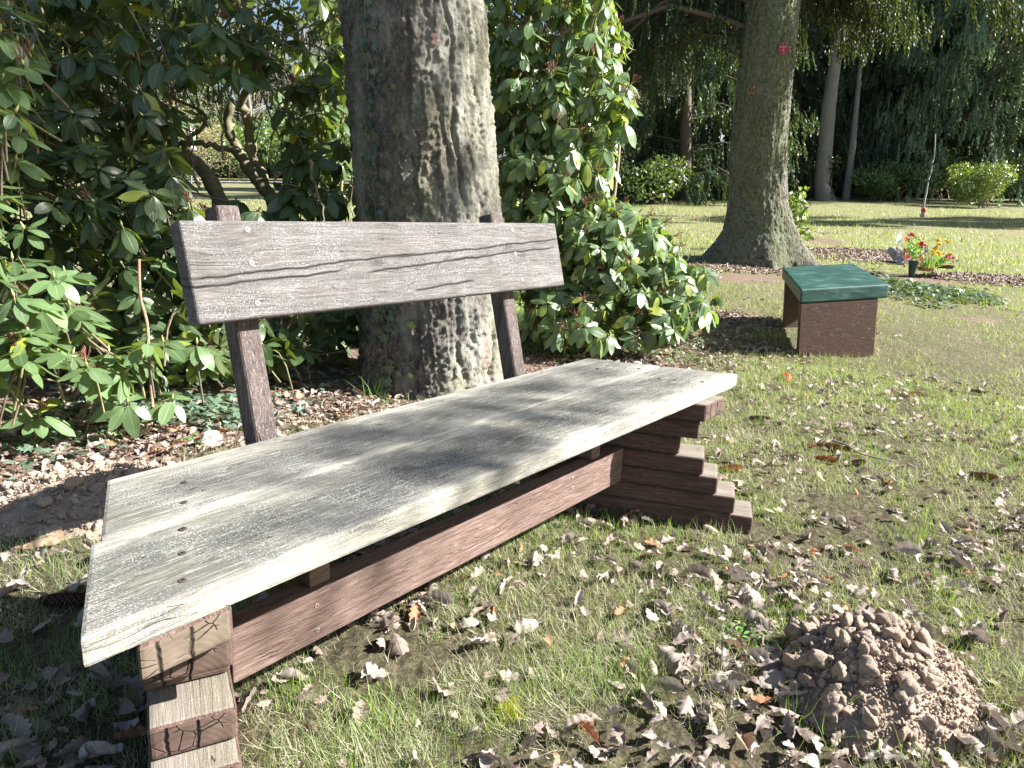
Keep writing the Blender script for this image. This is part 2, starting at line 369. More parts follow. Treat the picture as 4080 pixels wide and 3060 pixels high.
def ground_material():
    m = N('lawn_ground'); oc = m.node('ShaderNodeTexCoord').outputs['Object']; soil = m.attr('tint').outputs['Color']
    n = m.noise(oc, 3.2, 8, .65); n2 = m.noise(oc, 60, 6, .7); n3 = m.noise(oc, .8, 5, .6)
    g = m.ramp(n2, [(.3, (.07, .075, .03)), (.5, (.17, .17, .075)), (.7, (.34, .31, .19))])
    g2 = m.ramp(n2, [(.3, (.10, .085, .05)), (.5, (.24, .20, .13)), (.7, (.42, .37, .26))])
    col = m.mix(m.ramp(n, [(.4, 0.), (.6, 1.)]), g, g2)
    col = m.mix(m.ramp(n3, [(.35, 0.), (.65, .6)]), col, m.ramp(n2, [(.3, (.09, .12, .035)), (.7, (.27, .31, .11))]))
    s = m.ramp(n2, [(.32, (.09, .058, .042)), (.5, (.19, .13, .10)), (.68, (.33, .25, .20))])
    sepn = m.node('ShaderNodeSeparateColor'); m.lk(soil, sepn.inputs[0])
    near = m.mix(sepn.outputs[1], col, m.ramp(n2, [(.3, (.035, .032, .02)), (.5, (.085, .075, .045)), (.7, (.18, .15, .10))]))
    f = m.math('ADD', m.math('ADD', sepn.outputs[0], m.math('MULTIPLY', m.math('SUBTRACT', n, .5), 1.2)), m.math('MULTIPLY', m.math('SUBTRACT', n2, .5), 1.3))
    col = m.mix(m.ramp(f, [(.4, 0.), (.5, 1.)]), near, s)
    return m.out(col, .95, m.bump(n2, 1., .012), .1)
GM = ground_material()

# ------------------------------------------------------------------ ground sheet
def blob(u, v, rx, ry, w=1.): P = onground(u, v); BLOBS.append((P[0], P[1], rx, ry, w))
for b in [(1830, 545, 1.15, .55), (1900, 560, .9, .5), (1640, 575, 1.1, .5), (1580, 600, .7, .3), (2130, 600, .7, .3), (2200, 612, .7, .3), (1960, 600, .9, .4), (1740, 520, .8, .6), (2110, 690, .22, .12, .8), (1560, 690, .45, .35),
          (1460, 740, .5, .4), (100, 1000, .6, .5), (350, 930, .5, .4), (640, 880, .5, .35, .9), (1180, 800, .7, .45, .9), (700, 800, .9, .8), (150, 900, .9, .8), (1380, 790, .6, .3, .8), (1620, 700, .4, .25, .7), (3, 1120, .25, .2, .6), (1520, 470, 1.5, .5, .6)]: blob(*b)
def soilness(x, y):
    """bare earth, 0..1; blobs are stretched across the line of sight"""
    s = np.zeros(np.shape(x))
    for (bx, by, rx, ry, w) in BLOBS:
        dx, dy = x-bx, y-by; u = dx*RH[0]+dy*RH[1]; d = dx*FWH[0]+dy*FWH[1]
        s = np.maximum(s, w*np.exp(-((u/rx)**2+(d/ry)**2)))
    return s
def build_ground():
    rr = np.concatenate([np.linspace(.05, .9, 12)[:-1], np.geomspace(.9, 14, 430), np.geomspace(14, 500, 110)[1:]])
    aa = np.concatenate([np.linspace(-46, 46, 420), np.linspace(46, 314, 90)[1:-1]])*math.pi/180 + .896
    x = CAM[0]+rr[:, None]*np.sin(aa)[None]; y = CAM[1]+rr[:, None]*np.cos(aa)[None]
    z = tern(x, y); n = len(aa)
    P = np.stack([x, y, z], -1)
    m = rr < 8; z[m] += .010*(vnoise(P[m]*A([38, 38, 0]), 9)-.5)
    P[..., 2] = z; V = P.reshape(-1, 3)
    i = np.arange(len(rr)-1)[:, None]*n; j = np.arange(n)[None]; k = (j+1) % n
    F = np.stack([i+j, i+j+n, i+k+n, i+k], -1).reshape(-1, 4)
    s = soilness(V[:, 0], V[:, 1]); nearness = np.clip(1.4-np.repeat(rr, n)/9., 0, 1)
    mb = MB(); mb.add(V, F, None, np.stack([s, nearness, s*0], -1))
    tag(mb.build('ground', GM), kind='structure')
build_ground()

# ------------------------------------------------------------------ the big wooden bench
def ray_plane(u, v, P0, n):
    d = R.T @ A([(u*PX-CX)/F_PX, (v*PX-CY)/F_PX, 1.]); return CAM+d*np.dot(A(P0)-CAM, n)/np.dot(d, n)
def screws(mb, pts, n, m=1, r=.0052, hc=(.42, .30, .26)):
    n = unit(A(n)); X = unit(np.cross(n, [0.1, .2, 1.])); Y = np.cross(n, X)
    for p in pts:
        ph = np.linspace(0, 6.283, 14, endpoint=False)
        ring = [p+n*h+q*(math_cos(t)*X+math_sin(t)*Y) for h, q in ((-.001, r), (.0012, r), (.0016, r*.82)) for t in ph]
        F = [[k*14+j, k*14+(j+1) % 14, (k+1)*14+(j+1) % 14, (k+1)*14+j] for k in range(2) for j in range(14)]
        mb.add(ring, F, None, tuple(hc), m)
        mb.add(ring[28:]+[p+n*.0014], [[j, (j+1) % 14, 14] for j in range(14)], None, tuple(A(hc)*1.1), m)
        a = rng.uniform(0, 1.5)
        for q in range(2):
            e = math_cos(a+q*1.571)*X+math_sin(a+q*1.571)*Y; g = np.cross(n, e)
            mb.add([p+n*.0019+e*s*r*.6+g*t*r*.13 for s, t in ((-1, -1), (1, -1), (1, 1), (-1, 1))], [[0, 1, 2, 3]], None, (.02, .015, .012), m)
math_cos, math_sin = math.cos, math.sin
def add_detail(o, pts, n, mat, r=.0052, hc=(.42, .30, .26)):
    """join screw heads to a board's mesh"""
    mb = MB(); screws(mb, pts, n, 0, r, hc); t = mb.build('screw_heads', mat, smooth=False, off=tuple(o.location+(o.parent.location if o.parent else Vector())))
    bm = bmesh.new(); bm.from_mesh(o.data); k = len(bm.faces); bm.from_mesh(t.data); o.data.materials.append(mat); i = len(o.data.materials)-1
    bm.faces.ensure_lookup_table()
    for f in bm.faces[k:]: f.material_index = i
    bm.to_mesh(o.data); bm.free(); me = t.data; bpy.data.objects.remove(t); bpy.data.meshes.remove(me)
bench = empty('wooden_bench', (1.0, .25, 0))
tag(bench, 'long weathered grey wooden bench with backrest in front of the big trunk', 'bench')
WD, LN, TL, TR = .48, 2.047, .46, .42
zs0, zs1 = .405, .45
spl = .243
def edgeL(y): return TL*y
def edgeR(y): return LN-TR*y
front = hexa('seat_plank', prism([(edgeL(0)-.003, 0), (LN, 0), (edgeR(.232)+.0, .232), (edgeL(spl)-.010, spl-.001)], zs0, zs1), seat_mat, bench, .006)
back = hexa('seat_plank', prism([(edgeL(spl)+.006, spl+.0045), (edgeR(.240)-.004, .240), (edgeR(WD), WD), (edgeL(WD), WD)], zs0-.001, zs1+.001), seat_mat, bench, .006)
zp = A([0, 0, 1.])
add_detail(front, [ray_plane(u/PX, v/PX, (0, 0, .45), zp) for u, v in ((728, 2206), (728, 2314), (2688, 1515), (2799, 1522), (2627, 1509))], zp, screw_mat, .006, (.09, .07, .06))
add_detail(back, [ray_plane(u/PX, v/PX, (0, 0, .451), zp) for u, v in ((730, 2108), (734, 2003), (734, 1924), (2381, 1470), (2545, 1470))], zp, screw_mat, .006, (.09, .07, .06))
bb = A([0, .0434, -.0118])
bx0, bx1 = .427, 1.702
fb0, fb1 = A([bx0, .499, .72]), A([bx1, .499, .72]); ft0, ft1 = A([bx0, .554, .922]), A([bx1, .554, .922])
board = hexa('backrest_board', [fb0, fb1, fb1+bb, fb0+bb, ft0, ft1, ft1+bb, ft0+bb], back_mat, bench, .007, 3)
bn = unit(A([0, -.202, .055]))
add_detail(board, [ray_plane(u, v, fb0, bn) for u, v in ((534, 496), (543, 568), (556, 655), (1107, 497), (1113, 548), (1128, 604))], bn, screw_mat, .0062)
for x0 in (.531, 1.452):
    f0 = A([x0, .542-.229*(.708+.02), -.02]); f1 = A([x0, .542+.229*(.953-.708), .953]); w = A([.056, 0, 0]); dd = A([0, .056, -.012])
    if x0 > 1: f1 = f1+A([-.03, 0, -.006])
    hexa('backrest_post', [f0, f0+w, f0+w+dd, f0+dd, f1, f1+w, f1+w+dd, f1+dd], post_mat, bench, .010, 3)
rail = hexa('rail', prism([(.287, .188), (1.642, .188), (1.625, .236), (.305, .236)], .121, .234), rail_mat, bench, .004)
add_detail(rail, [ray_plane(u, v, (0, .188, 0), A([0, -1., 0])) for u, v in ((684, 1308), (686, 1361), (1237, 1032), (1236, 1053))], (0, -1, 0), screw_mat, .005)
for x0 in (.462, 1.468):
    hexa('spacer_block', prism([(x0, .20), (x0+.048, .20), (x0+.048, .262), (x0, .262)], .2345, .4045), rail_mat, bench, .003)
def beam_stack(ox, oy, th, steps, sgn, wd):
    """seven beams laid flat on one another, their front ends stepped; local -y runs to the front"""
    c, s = math.cos(th), math.sin(th)
    h = .0579
    for k, fy in enumerate(steps):
        z1 = .405-k*h-.0008; z0 = z1-h+.0016
        if k == 6: z0 = -.03
        t1 = (fy-oy)/(-c); t0 = -(.462-oy)/c          # lengths along the beam from the reference corner
        x0, x1 = (0, wd+(k % 3)*.002) if sgn > 0 else (-wd-(k % 3)*.002, 0)
        y0a = -t1; y0b = -t1
        if k == 0:                                    # the top beam is cut parallel to the seat
            if sgn > 0: y0b = -t1+wd*math.tan(th)*-1
            else: y0a = -t1+wd*math.tan(th)*1
        jx = rng.uniform(-.0015, .0015)
        pts = prism([(x0+jx, y0a), (x1+jx, y0b), (x1+jx, -t0), (x0+jx, -t0)], z0, z1)
        pts = A(pts); cc = pts.mean(0)
        o = hexa('leg_beam', pts, beam_mat, None, .009, 3, mats=[beam_mat, end_top if k == 0 and sgn < 0 else end_low, beamtop_mat])
        for p in o.data.polygons:
            if p.normal.y < -.8: p.material_index = 1
            elif p.normal.z > .8: p.material_index = 2
        o.rotation_euler.z = th
        o.location = Vector((ox+c*cc[0]-s*cc[1], oy+s*cc[0]+c*cc[1], cc[2]))-bench.location
        o.parent = bench
        if k: o['label'] = 'dark brown beam of the stepped leg stack'
TH = math.radians(24)
beam_stack(1.747, -.03, TH, [-.028, -.016, .033, -.04, -.084, -.138, -.193], 1, .138)
beam_stack(.192, 0, -TH, [0.0, .018, .082, .004, -.04, -.095, -.15], -1, .122)

# ------------------------------------------------------------------ the green bench
gb_up = UP
def gpaint(name, c0, c1, c2):
    m = N(name); oc = m.node('ShaderNodeTexCoord').outputs['Object']
    n = m.noise(m.coord((3, 3, 9), oc), 2.5, 6, .6); n2 = m.noise(oc, 60, 4)
    col = m.ramp(n, [(.3, c0), (.5, c1), (.68, c2)])
    return m.out(col, .5, m.bump(n2, .25, .003, m.bump(n, .4, .01)), .35)
green_mat = gpaint('green_paint', (.014, .050, .042), (.024, .076, .064), (.07, .14, .12))
gleg_mat = wood('green_bench_leg_wood', (.055, .028, .02), (.095, .052, .038), (.15, .09, .065), (.2, .15, .12), .05, 0, rough=.55, crack=.8, rot=math.radians(57), streak=.1, fine_amt=.7)
gN = at(1730, 625, 4.85); gR = at(1921, 614, 4.97); gFL = at(1690, 577, 6.05); gFR = gR+(gFL-gN)
gb = empty('garden_bench', onground(1780, 760)); tag(gb, 'low green-topped wooden bench with brown block legs on the lawn', 'bench')
th = gb_up*.098
hexa('seat_top', [gN-th, gR-th, gFR-th, gFL-th, gN, gR, gFR, gFL], green_mat, gb, .014, 3)
ex = unit(gR-gN); ey = unit(gFL-gN); Lg = np.linalg.norm(gFL-gN); Wg = np.linalg.norm(gR-gN)
for t0, t1, nm in ((.006, .10, 1), (Lg-.28, Lg-.18, 2)):
    p = [gN+ex*a+ey*b-th*1.01 for a, b in ((.004, t0), (Wg-.075, t0), (Wg-.075, t1), (.004, t1))]
    if nm == 1: q = [x-gb_up*.45 for x in p]
    else: q = [x-gb_up*.52 for x in p]
    hexa('leg', q+p, gleg_mat, gb, .008, 2)

# ------------------------------------------------------------------ trunks
def barkmat(name, c0, c1, c2, lich_sun, moss, kind, mossamt=.5, lichamt=.5):
    m = N(name); uv = m.attr('luv').outputs['Vector']; ti = m.attr('tint').outputs['Color']
    oc = m.node('ShaderNodeTexCoord').outputs['Object']
    if kind == 'rough':
        a = m.noise(m.coord((1, 1, .5), oc), 34, 8, .72, .5); b = m.noise(m.coord((1, 1, .8), oc), 120, 5, .7)
        h = m.math('ADD', m.math('MULTIPLY', a, .7), m.math('MULTIPLY', b, .4))
        col = m.ramp(h, [(.38, c0), (.52, c1), (.66, c2)])
    else:
        v = m.node('ShaderNodeTexVoronoi', feature='DISTANCE_TO_EDGE'); v.inputs['Scale'].default_value = 1.
        w = m.node('ShaderNodeVectorMath', operation='MULTIPLY_ADD'); nz = m.noise(oc, 5, 4); m.lk(nz, w.inputs[0]); w.inputs[1].default_value = (.22, .22, .22); m.lk(oc, w.inputs[2])
        m.lk(m.coord((27, 27, 13), w.outputs[0]), v.inputs['Vector'])
        e = m.mix(m.ramp(m.noise(oc, 22, 4), [(.38, 0.), (.6, .8)]), m.ramp(v.outputs['Distance'], [(0., 0.), (.10, .75), (.4, 1.)]), (1, 1, 1))
        v2 = m.node('ShaderNodeTexVoronoi'); v2.inputs['Scale'].default_value = 1.; m.lk(m.coord((27, 27, 13), w.outputs[0]), v2.inputs['Vector'])
        b = m.noise(m.coord((1, 1, .6), oc), 60, 5, .7)
        h = m.math('ADD', m.math('MULTIPLY', e, .8), m.math('MULTIPLY', b, .35))
        col = m.ramp(b, [(.3, c1), (.7, c2)]); col = m.mix(m.ramp(e, [(.2, 1.), (.9, 0.)]), col, c0)
        sc = m.node('ShaderNodeSeparateColor'); m.lk(v2.outputs['Color'], sc.inputs[0]); col = m.mix(1., col, m.ramp(sc.outputs[0], [(0., .7), (1., 1.25)]), 'MULTIPLY')
    lm = m.noise(m.coord((1, 1, .6), oc), 5.5, 6, .72)
    col = m.mix(m.math('MULTIPLY', m.ramp(lm, [(.5, 0.), (.62, 1.)]), lichamt), col, lich_sun)
    mm = m.noise(m.coord((1, 1, .5), oc), 2.6, 6, .7); sepc = m.node('ShaderNodeSeparateColor'); m.lk(ti, sepc.inputs[0])
    mf = m.math('MULTIPLY', m.ramp(m.math('ADD', mm, m.math('MULTIPLY', sepc.outputs[0], .25)), [(.5, 0.), (.68, 1.)]), mossamt)
    sunf = m.math('MULTIPLY', sepc.outputs[2], m.ramp(m.noise(m.coord((1, 1, .35), oc), 9, 6, .7), [(.36, 0.), (.56, .8)]))  # sunlit side of the trunk painted in as paler bark, broken by noise
    col = m.mix(sunf, col, lich_sun)
    col = m.mix(mf, col, moss)
    col = m.mix(sepc.outputs[1], col, (.40, .31, .25))
    return m.out(col, .92, m.bump(h, 1., .022 if kind == 'rough' else .016), .15)
bark1 = barkmat('rough_bark', (.04, .033, .03), (.12, .10, .09), (.25, .23, .20), (.43, .42, .36), (.19, .195, .08), 'rough', .45, .5)
bark2 = barkmat('plated_bark', (.04, .036, .03), (.13, .118, .10), (.22, .20, .18), (.28, .28, .28), (.14, .165, .06), 'plate', .5, .35)
bark3 = barkmat('smooth_grey_bark', (.13, .115, .11), (.21, .19, .185), (.30, .28, .26), (.4, .4, .4), (.2, .22, .1), 'rough', .2, .2)

class Trunk:
    """control points (u, v, depth, half width in photo pixels); carried on upward out of the frame"""
    def __init__(s, ctrl, top_extra=9., taper=.35, roots=None, amp=.012, foot=.15):
        P = [at(u, v, d) for u, v, d, w in ctrl]; r = [w*PX/F_PX*d for u, v, d, w in ctrl]
        P.append(P[-1]+unit(unit(P[-1]-P[-2])+UP)*top_extra); r.append(r[-1]*taper)
        P.insert(0, P[0]-UP*foot); r.insert(0, r[0]*1.12)
        s.P = A(P); s.r = A(r); s.len = np.concatenate([[0], np.cumsum(np.linalg.norm(np.diff(s.P, axis=0), axis=1))])
        s.roots = roots or []; s.amp = amp; s.slit = None; s.cracks = []
        s.tc = unit(A([CAM[0]-P[1][0], CAM[1]-P[1][1], 0])); s.rt = A([-s.tc[1], s.tc[0], 0.])
    def axis(s, h):
        return np.stack([np.interp(h, s.len, s.P[:, i]) for i in range(3)], -1), np.interp(h, s.len, s.r)
    def surf(s, h, ph, disp=True):
        """h along the trunk, ph angle (0 faces the photographer, positive to the right)"""
        C, r = s.axis(h); D = np.cos(ph)[..., None]*s.tc+np.sin(ph)[..., None]*s.rt
        k = 1+0*ph
        for (rp, rw, ra, rh) in s.roots:
            dd = (ph-rp+math.pi) % (2*math.pi)-math.pi
            k = k+ra*np.exp(-(dd/rw)**2)*np.exp(-np.maximum(h, 0)/rh)
        rr = r*k
        if disp:
            q = np.stack([D[..., 0]*r*1., D[..., 1]*r*1., h*1.+0*ph], -1)
            n = fbm(q*A([20, 20, 9]), 4, 11)-.47; n2 = np.abs(fbm(q*A([52, 52, 34]), 3, 21)-.45)*2-.15; n3 = fbm(q*A([3.2, 3.2, .8]), 2, 31)-.45
            furrow = -np.exp(-((vnoise(q*A([11, 11, 1.3]), 41)-.5)/.05)**2)
            rr = rr+s.amp*(1.8*n+1.5*n2+furrow*.35)+n3*r*.12
            for (h0, p0, h1, p1, dp_, wd_) in s.cracks:
                tt = np.clip((h-h0)/(h1-h0+1e-6), 0, 1); pc = p0+(p1-p0)*tt+.035*np.sin(h*9+p0*20)+.02*np.sin(h*23)
                rr = rr-dp_*np.exp(-((ph-pc)/wd_)**2)*((h > min(h0, h1)) & (h < max(h0, h1)))*(.4+.9*vnoise(np.stack([h*7+0*ph, 0*ph+p0*9, 0*ph], -1), 5))
            if s.slit: rr = rr-.035*np.exp(-((ph-s.slit[1]-.06*np.sin((h-s.slit[0])*14))/.035)**2-((h-s.slit[0])/.15)**4)
        return C+D*rr[..., None], D
    def mesh(s, mb, na, hmax, dh, moss=None, m=0):
        h = np.concatenate([np.arange(0, hmax, dh), np.linspace(hmax, s.len[-1], 14)])
        ph = np.linspace(-math.pi, math.pi, na, endpoint=False)
        H, PH = np.meshgrid(h, ph, indexing='ij'); V, _ = s.surf(H, PH)
        i = np.arange(len(h)-1)[:, None]*na; j = np.arange(na)[None]; k = (j+1) % na
        F = np.stack([i+j, i+k, i+k+na, i+j+na], -1).reshape(-1, 4)
        col = np.zeros((H.size, 3)); 
        if moss is not None: col = moss(H.ravel(), PH.ravel())
        mb.add(V.reshape(-1, 3), F, np.stack([PH.ravel(), H.ravel(), 0*H.ravel()], -1), col, m)
    def at_px(s, u, v):
        """h, ph of the trunk's front seen at a photo position"""
        best = None
        for h in np.linspace(0, s.len[-1]*.6, 240):
            C, r = s.axis(h); pu, pv, d = project(C)
            if best is None or abs(pv-v) < best[0]: best = (abs(pv-v), h, pu, r, d)
        _, h, pu, r, d = best; w = r/d*F_PX/PX
        return h, math.asin(max(-.97, min(.97, (u-pu)/w)))

def limbs(mb, T, n, h0, h1, ln, r0, seed, sub=3, up=.5):
    g = np.random.default_rng(seed)
    for _ in range(n):
        h = g.uniform(h0, h1); C, r = T.axis(h); a = g.uniform(0, 6.283); d = A([math.cos(a), math.sin(a), up*g.uniform(.3, 1.4)]); L = ln*g.uniform(.6, 1.1)
        k = A([C, C+unit(d)*L*.35, C+unit(d+A([0, 0, .3]))*L*.7+g.normal(size=3)*.15*L*.3, C+unit(d+A([0, 0, .5]))*L+g.normal(size=3)*.1*L])
        P = spline(k, 9); tube(mb, P, np.linspace(r0, r0*.15, 9), 6, (.22, .2, .17))
        for q in range(sub):
            i = g.integers(3, 8); d2 = unit(unit(P[i]-P[i-1])+g.normal(size=3)*.7); L2 = L*g.uniform(.25, .5)
            Q2 = spline([P[i], P[i]+d2*L2*.5+g.normal(size=3)*.05, P[i]+d2*L2+A([0, 0, .1*L2])], 6); tube(mb, Q2, np.linspace(r0*.3, r0*.05, 6), 4, (.22, .2, .17))

T1 = Trunk([(962, 870, 3.98, 168), (948, 780, 3.97, 164), (938, 640, 3.9, 161), (930, 480, 3.82, 161), (908, 220, 3.66, 159), (893, 0, 3.52, 157)], 8, .5,
           [(-.9, .5, .10, .25), (.9, .4, .12, .3), (.1, .35, .06, .3)], .021, .12)
_h, _p = T1.at_px(1058, 745); T1.slit = (_h, _p)
for (u0, v0, u1, v1, dp_, wd_) in ((965, 10, 1003, 470, .022, .03), (1010, 30, 1043, 300, .02, .025), (1015, 330, 1050, 480, .022, .03), (940, 180, 985, 480, .012, .03), (880, 0, 905, 470, .010, .03), (850, 0, 856, 470, .008, .03), (790, 40, 800, 470, .010, .03), (985, 560, 1000, 800, .016, .03), (905, 640, 915, 840, .016, .04), (1030, 60, 1060, 260, .02, .02)):
    a_, b_ = T1.at_px(u1, v1), T1.at_px(u0, v0); T1.cracks.append((a_[0], a_[1], b_[0], b_[1], dp_, wd_))
tree1 = empty('large_tree', T1.P[1]-UP*.1); tag(tree1, 'very thick rough-barked tree trunk with ivy right behind the wooden bench', 'tree')
def moss_sun1(h, ph):
    c = np.zeros((len(h), 3)); c[:, 0] = .8*np.exp(-h/.25)+.25*(ph > .7); c[:, 2] = np.clip((ph-.05)*2.2, 0, 1); hh, pp = T1.slit  # red channel is moss; blue channel paints sunlight on the right side
    c[:, 1] = np.clip(1.6*np.exp(-((ph-pp+.10)/.07)**2-((h-hh+.04)/.12)**2), 0, 1)*.75; return c
mb = MB(); T1.mesh(mb, 300, 2.6, .0075, moss_sun1); mb.build('trunk', bark1, tree1, off=tree1.location)
mb = MB(); limbs(mb, T1, 12, 4.0, 9, 2.6, .09, 5, 5); mb.build('limbs', twig_mat, tree1, off=tree1.location)

T2 = Trunk([(1636, 555, 9.75, 92), (1640, 500, 9.7, 72), (1637, 430, 9.6, 62), (1637, 330, 9.45, 60), (1650, 200, 9.2, 57), (1668, 0, 8.9, 58)], 10, .4,
           [(-1.25, .38, .75, .30), (1.2, .30, .95, .36), (.35, .25, .35, .22), (-.5, .3, .3, .2)], .020, .3)
tree2 = empty('spruce_tree', T2.P[1]-UP*.05); tag(tree2, 'big spruce with flaring roots and a round red tag on its scaly trunk', 'tree')
def moss2(h, ph):
    c = np.zeros((len(h), 3)); c[:, 0] = .5*(np.abs(ph) < 1.0)+.3; return c
mb = MB(); T2.mesh(mb, 220, 5.2, .02, moss2); mb.build('trunk', bark2, tree2, off=tree2.location)

# ------------------------------------------------------------------ leaf templates
def leaf_template(nl=7, hw=.17, fold=.18, droop=.22, prof=None, wav=0.):
    """a leaf of length 1 along x, three vertices across"""
    t = np.linspace(0, 1, nl); w = hw*(np.sin(math.pi*np.clip(t, 0, 1)**1.05)**.7 if prof is None else prof(t)); w[0] = .012; w[-1] = .004
    V = []; U = []
    for i in range(nl):
        z = -droop*t[i]**2+.03*math.sin(6*t[i])
        for s in (-1, 0, 1):
            V.append([t[i], s*w[i], z+abs(s)*(w[i]*fold)+wav*math.sin(9*t[i]+2*s)*abs(s)]); U.append([t[i], s, 0])
    F = [[i*3+s, (i+1)*3+s, (i+1)*3+s+1, i*3+s+1] for i in range(nl-1) for s in (0, 1)]
    return A(V), A(F), A(U)
RH_V = [leaf_template(7, .225, .14, .14), leaf_template(7, .205, -.16, .08), leaf_template(7, .24, .08, .24, wav=.012)]
RH_F, RH_U = RH_V[0][1], RH_V[0][2]; RH_V = A([r[0] for r in RH_V])
def ivy_template():
    ang = [0, .35, .75, 1.15, 1.6, 2.05, 2.7]; rad = [1., .55, .85, .5, .72, .45, .30]
    V = [[0, 0, 0]]; U = [[0, 0, 0]]
    pts = [(r*math.cos(a), r*math.sin(a)) for a, r in zip(ang, rad)]
    ring = [(x, -y) for x, y in pts[::-1]]+pts[1:]
    for x, y in ring: V.append([x*.55+.1, y*.6, -.12*(x*x+y*y)+.05*abs(y)]); U.append([x, y, 0])
    F = [[0, i+1, i+2] for i in range(len(ring)-1)]
    return A(V), A(F), A(U)
IV_V, IV_F, IV_U = ivy_template()

def bush(root, spots, leafr, bark, seeds=.25, size=.115, droop=(-.9, .1), nleaf=(7, 10), name='foliage', stems=True, tintv=.25, stemto=None, rs=1, yellow=.03, base=1.):
    """spots (m,7): twig tip, growth direction, size factor -> whorls of leaves, twigs, buds and dry seed heads"""
    g = np.random.default_rng(rs); P = []; X = []; Z = []; SC = []; C = []; tw = MB(); sd = MB(); lm = MB()
    for sp in spots:
        p = sp[:3]; ax = unit(sp[3:6]); k = sp[6]; n = g.integers(*nleaf); a0 = g.uniform(0, 6.28)
        e1 = unit(np.cross(ax, [.3, .2, .9])); e2 = np.cross(ax, e1); dr = g.uniform(*droop)
        wt = np.clip(g.normal(1, tintv), .5, 1.7)
        for q in range(n):
            a = a0+q*2.4+g.normal()*.12; rad = math.cos(a)*e1+math.sin(a)*e2
            el = dr+g.normal()*.18+.25*(q > 6)
            d = unit(rad*math.cos(el)+ax*math.sin(el)+A([0, 0, -.12]))
            zz = unit(ax*math.cos(el)-rad*math.sin(el)+g.normal(size=3)*.12)
            P.append(p+d*.012-ax*.006*q*.5); X.append(d); Z.append(zz); SC.append(size*k*g.uniform(.72, 1.15))
            c = A([1., 1., 1.])*base*wt*g.uniform(.85, 1.15)
            if g.random() < yellow: c = A([2.6, 1.9, .7])
            C.append(c)
        if stems:
            L = g.uniform(.08, .24)*k; b = p-ax*L*.6+g.normal(size=3)*.03; c_ = b-unit(ax+FW*-.5+g.normal(size=3)*.5)*L-A([0, 0, L*.3])
            if stemto is not None: c_ = b+(stemto(p)-b)*.35
            tube(tw, spline([c_, b, p], 6), np.linspace(.0055, .003, 6)*k, 4, (.24, .22, .11) if g.random() < .4 else (.18, .14, .10))
            lmz = spline([p, p+ax*.012, p+ax*.028], 4); tube(tw, lmz, [.0035, .0065, .004, .0012], 5, (.42, .42, .16))
        if g.random() < seeds:
            for q in range(14):
                d = unit(ax+g.normal(size=3)*.45); tube(sd, [p+ax*.01, p+ax*.01+d*.03, p+ax*.015+d*g.uniform(.04, .06)], [.0012, .001, .0026], 3, A([.20, .09, .06])*g.uniform(.7, 1.5))
    P, X, Z = A(P), A(X), A(Z); SC = A(SC); C = A(C); vi = g.integers(0, 3, len(P))
    lm.scatter(RH_V[vi], RH_F, P, rotmats(X, Z), SC, RH_U, C)
    lm.build(name, leafr, root, off=root.location)
    if stems and tw.n: tw.build('twigs', bark, root, off=root.location)
    if sd.n: sd.build('seed_heads', bark, root, off=root.location)

from_poly = None
def inpoly(px, py, poly):
    r = np.zeros(len(px), bool); n = len(poly)
    for i in range(n):
        x0, y0 = poly[i]; x1, y1 = poly[(i+1) % n]
        c = ((y0 > py) != (y1 > py)) & (px < (x1-x0)*(py-y0)/((y1-y0)+1e-9)+x0); r ^= c
    return r
def fill(poly, n, dfun, thick, g, holes=()):
    """n points in a region of the view, at depths dfun(u,v) .. +thick"""
    p = A(poly); out = []
    while len(out) < n:
        u = g.uniform(p[:, 0].min(), p[:, 0].max(), 400); v = g.uniform(p[:, 1].min(), p[:, 1].max(), 400)
        ok = inpoly(u, v, poly)
        for (hu, hv, ru, rv, pr) in holes:
            ok &= ~((((u-hu)/ru)**2+((v-hv)/rv)**2 < 1) & (g.random(400) < pr))
        out += list(zip(u[ok], v[ok]))
    out = out[:n]
    return A([at(u, v, dfun(u, v)+thick*g.random()**1.4) for u, v in out]), A(out)

# ------------------------------------------------------------------ the sunny rhododendron beside the trunk
g = np.random.default_rng(11)
RB = [(1010, -120), (1320, -120), (1345, 60), (1350, 130), (1385, 215), (1350, 300), (1320, 370), (1310, 420), (1425, 470), (1480, 540), (1555, 620), (1550, 680), (1490, 725), (1340, 735), (1200, 730), (1120, 700), (1060, 480)]
def dR(u, v): return 4.35+.25*max(0, (u-1300)/250)+.15*max(0, (1450-v-700)/700)+.5*max(0, (1130-u)/120)
P, uv = fill(RB, 1000, dR, 1.0, g)
ctr = at(1230, 420, 5.6)
ax = unit(unit(P-ctr)*.5+UP*.7+SUN*.55-FWH*.35+g.normal(size=P.shape)*.33)
rb = empty('rhododendron_bush', onground(1300, 770)); tag(rb, 'sunlit rhododendron bush with drooping glossy leaves between the big trunk and the garden bench', 'bush')
bush(rb, np.hstack([P, ax, g.uniform(.75, 1.1, (len(P), 1))]), rhodo_mat, twig_mat, .22, .130, (-1.15, -.1), rs=2, yellow=.06, stemto=lambda p: A([ctr[0], ctr[1], max(.3, p[2]-.5)]))
mb = MB()
for k in range(9):
    b = onground(1300+k*18-60, 772)+FWH*(.45+.2*g.random()); t = at(g.uniform(1090, 1290), g.uniform(100, 520), 5.1)
    tube(mb, spline([b-UP*.05, b+(t-b)*.35+g.normal(size=3)*.12, b+(t-b)*.7+g.normal(size=3)*.15, t], 14), np.linspace(.02, .006, 14), 6, (.27, .22, .14))
mb.build('stems', twig_mat, rb, off=rb.location)

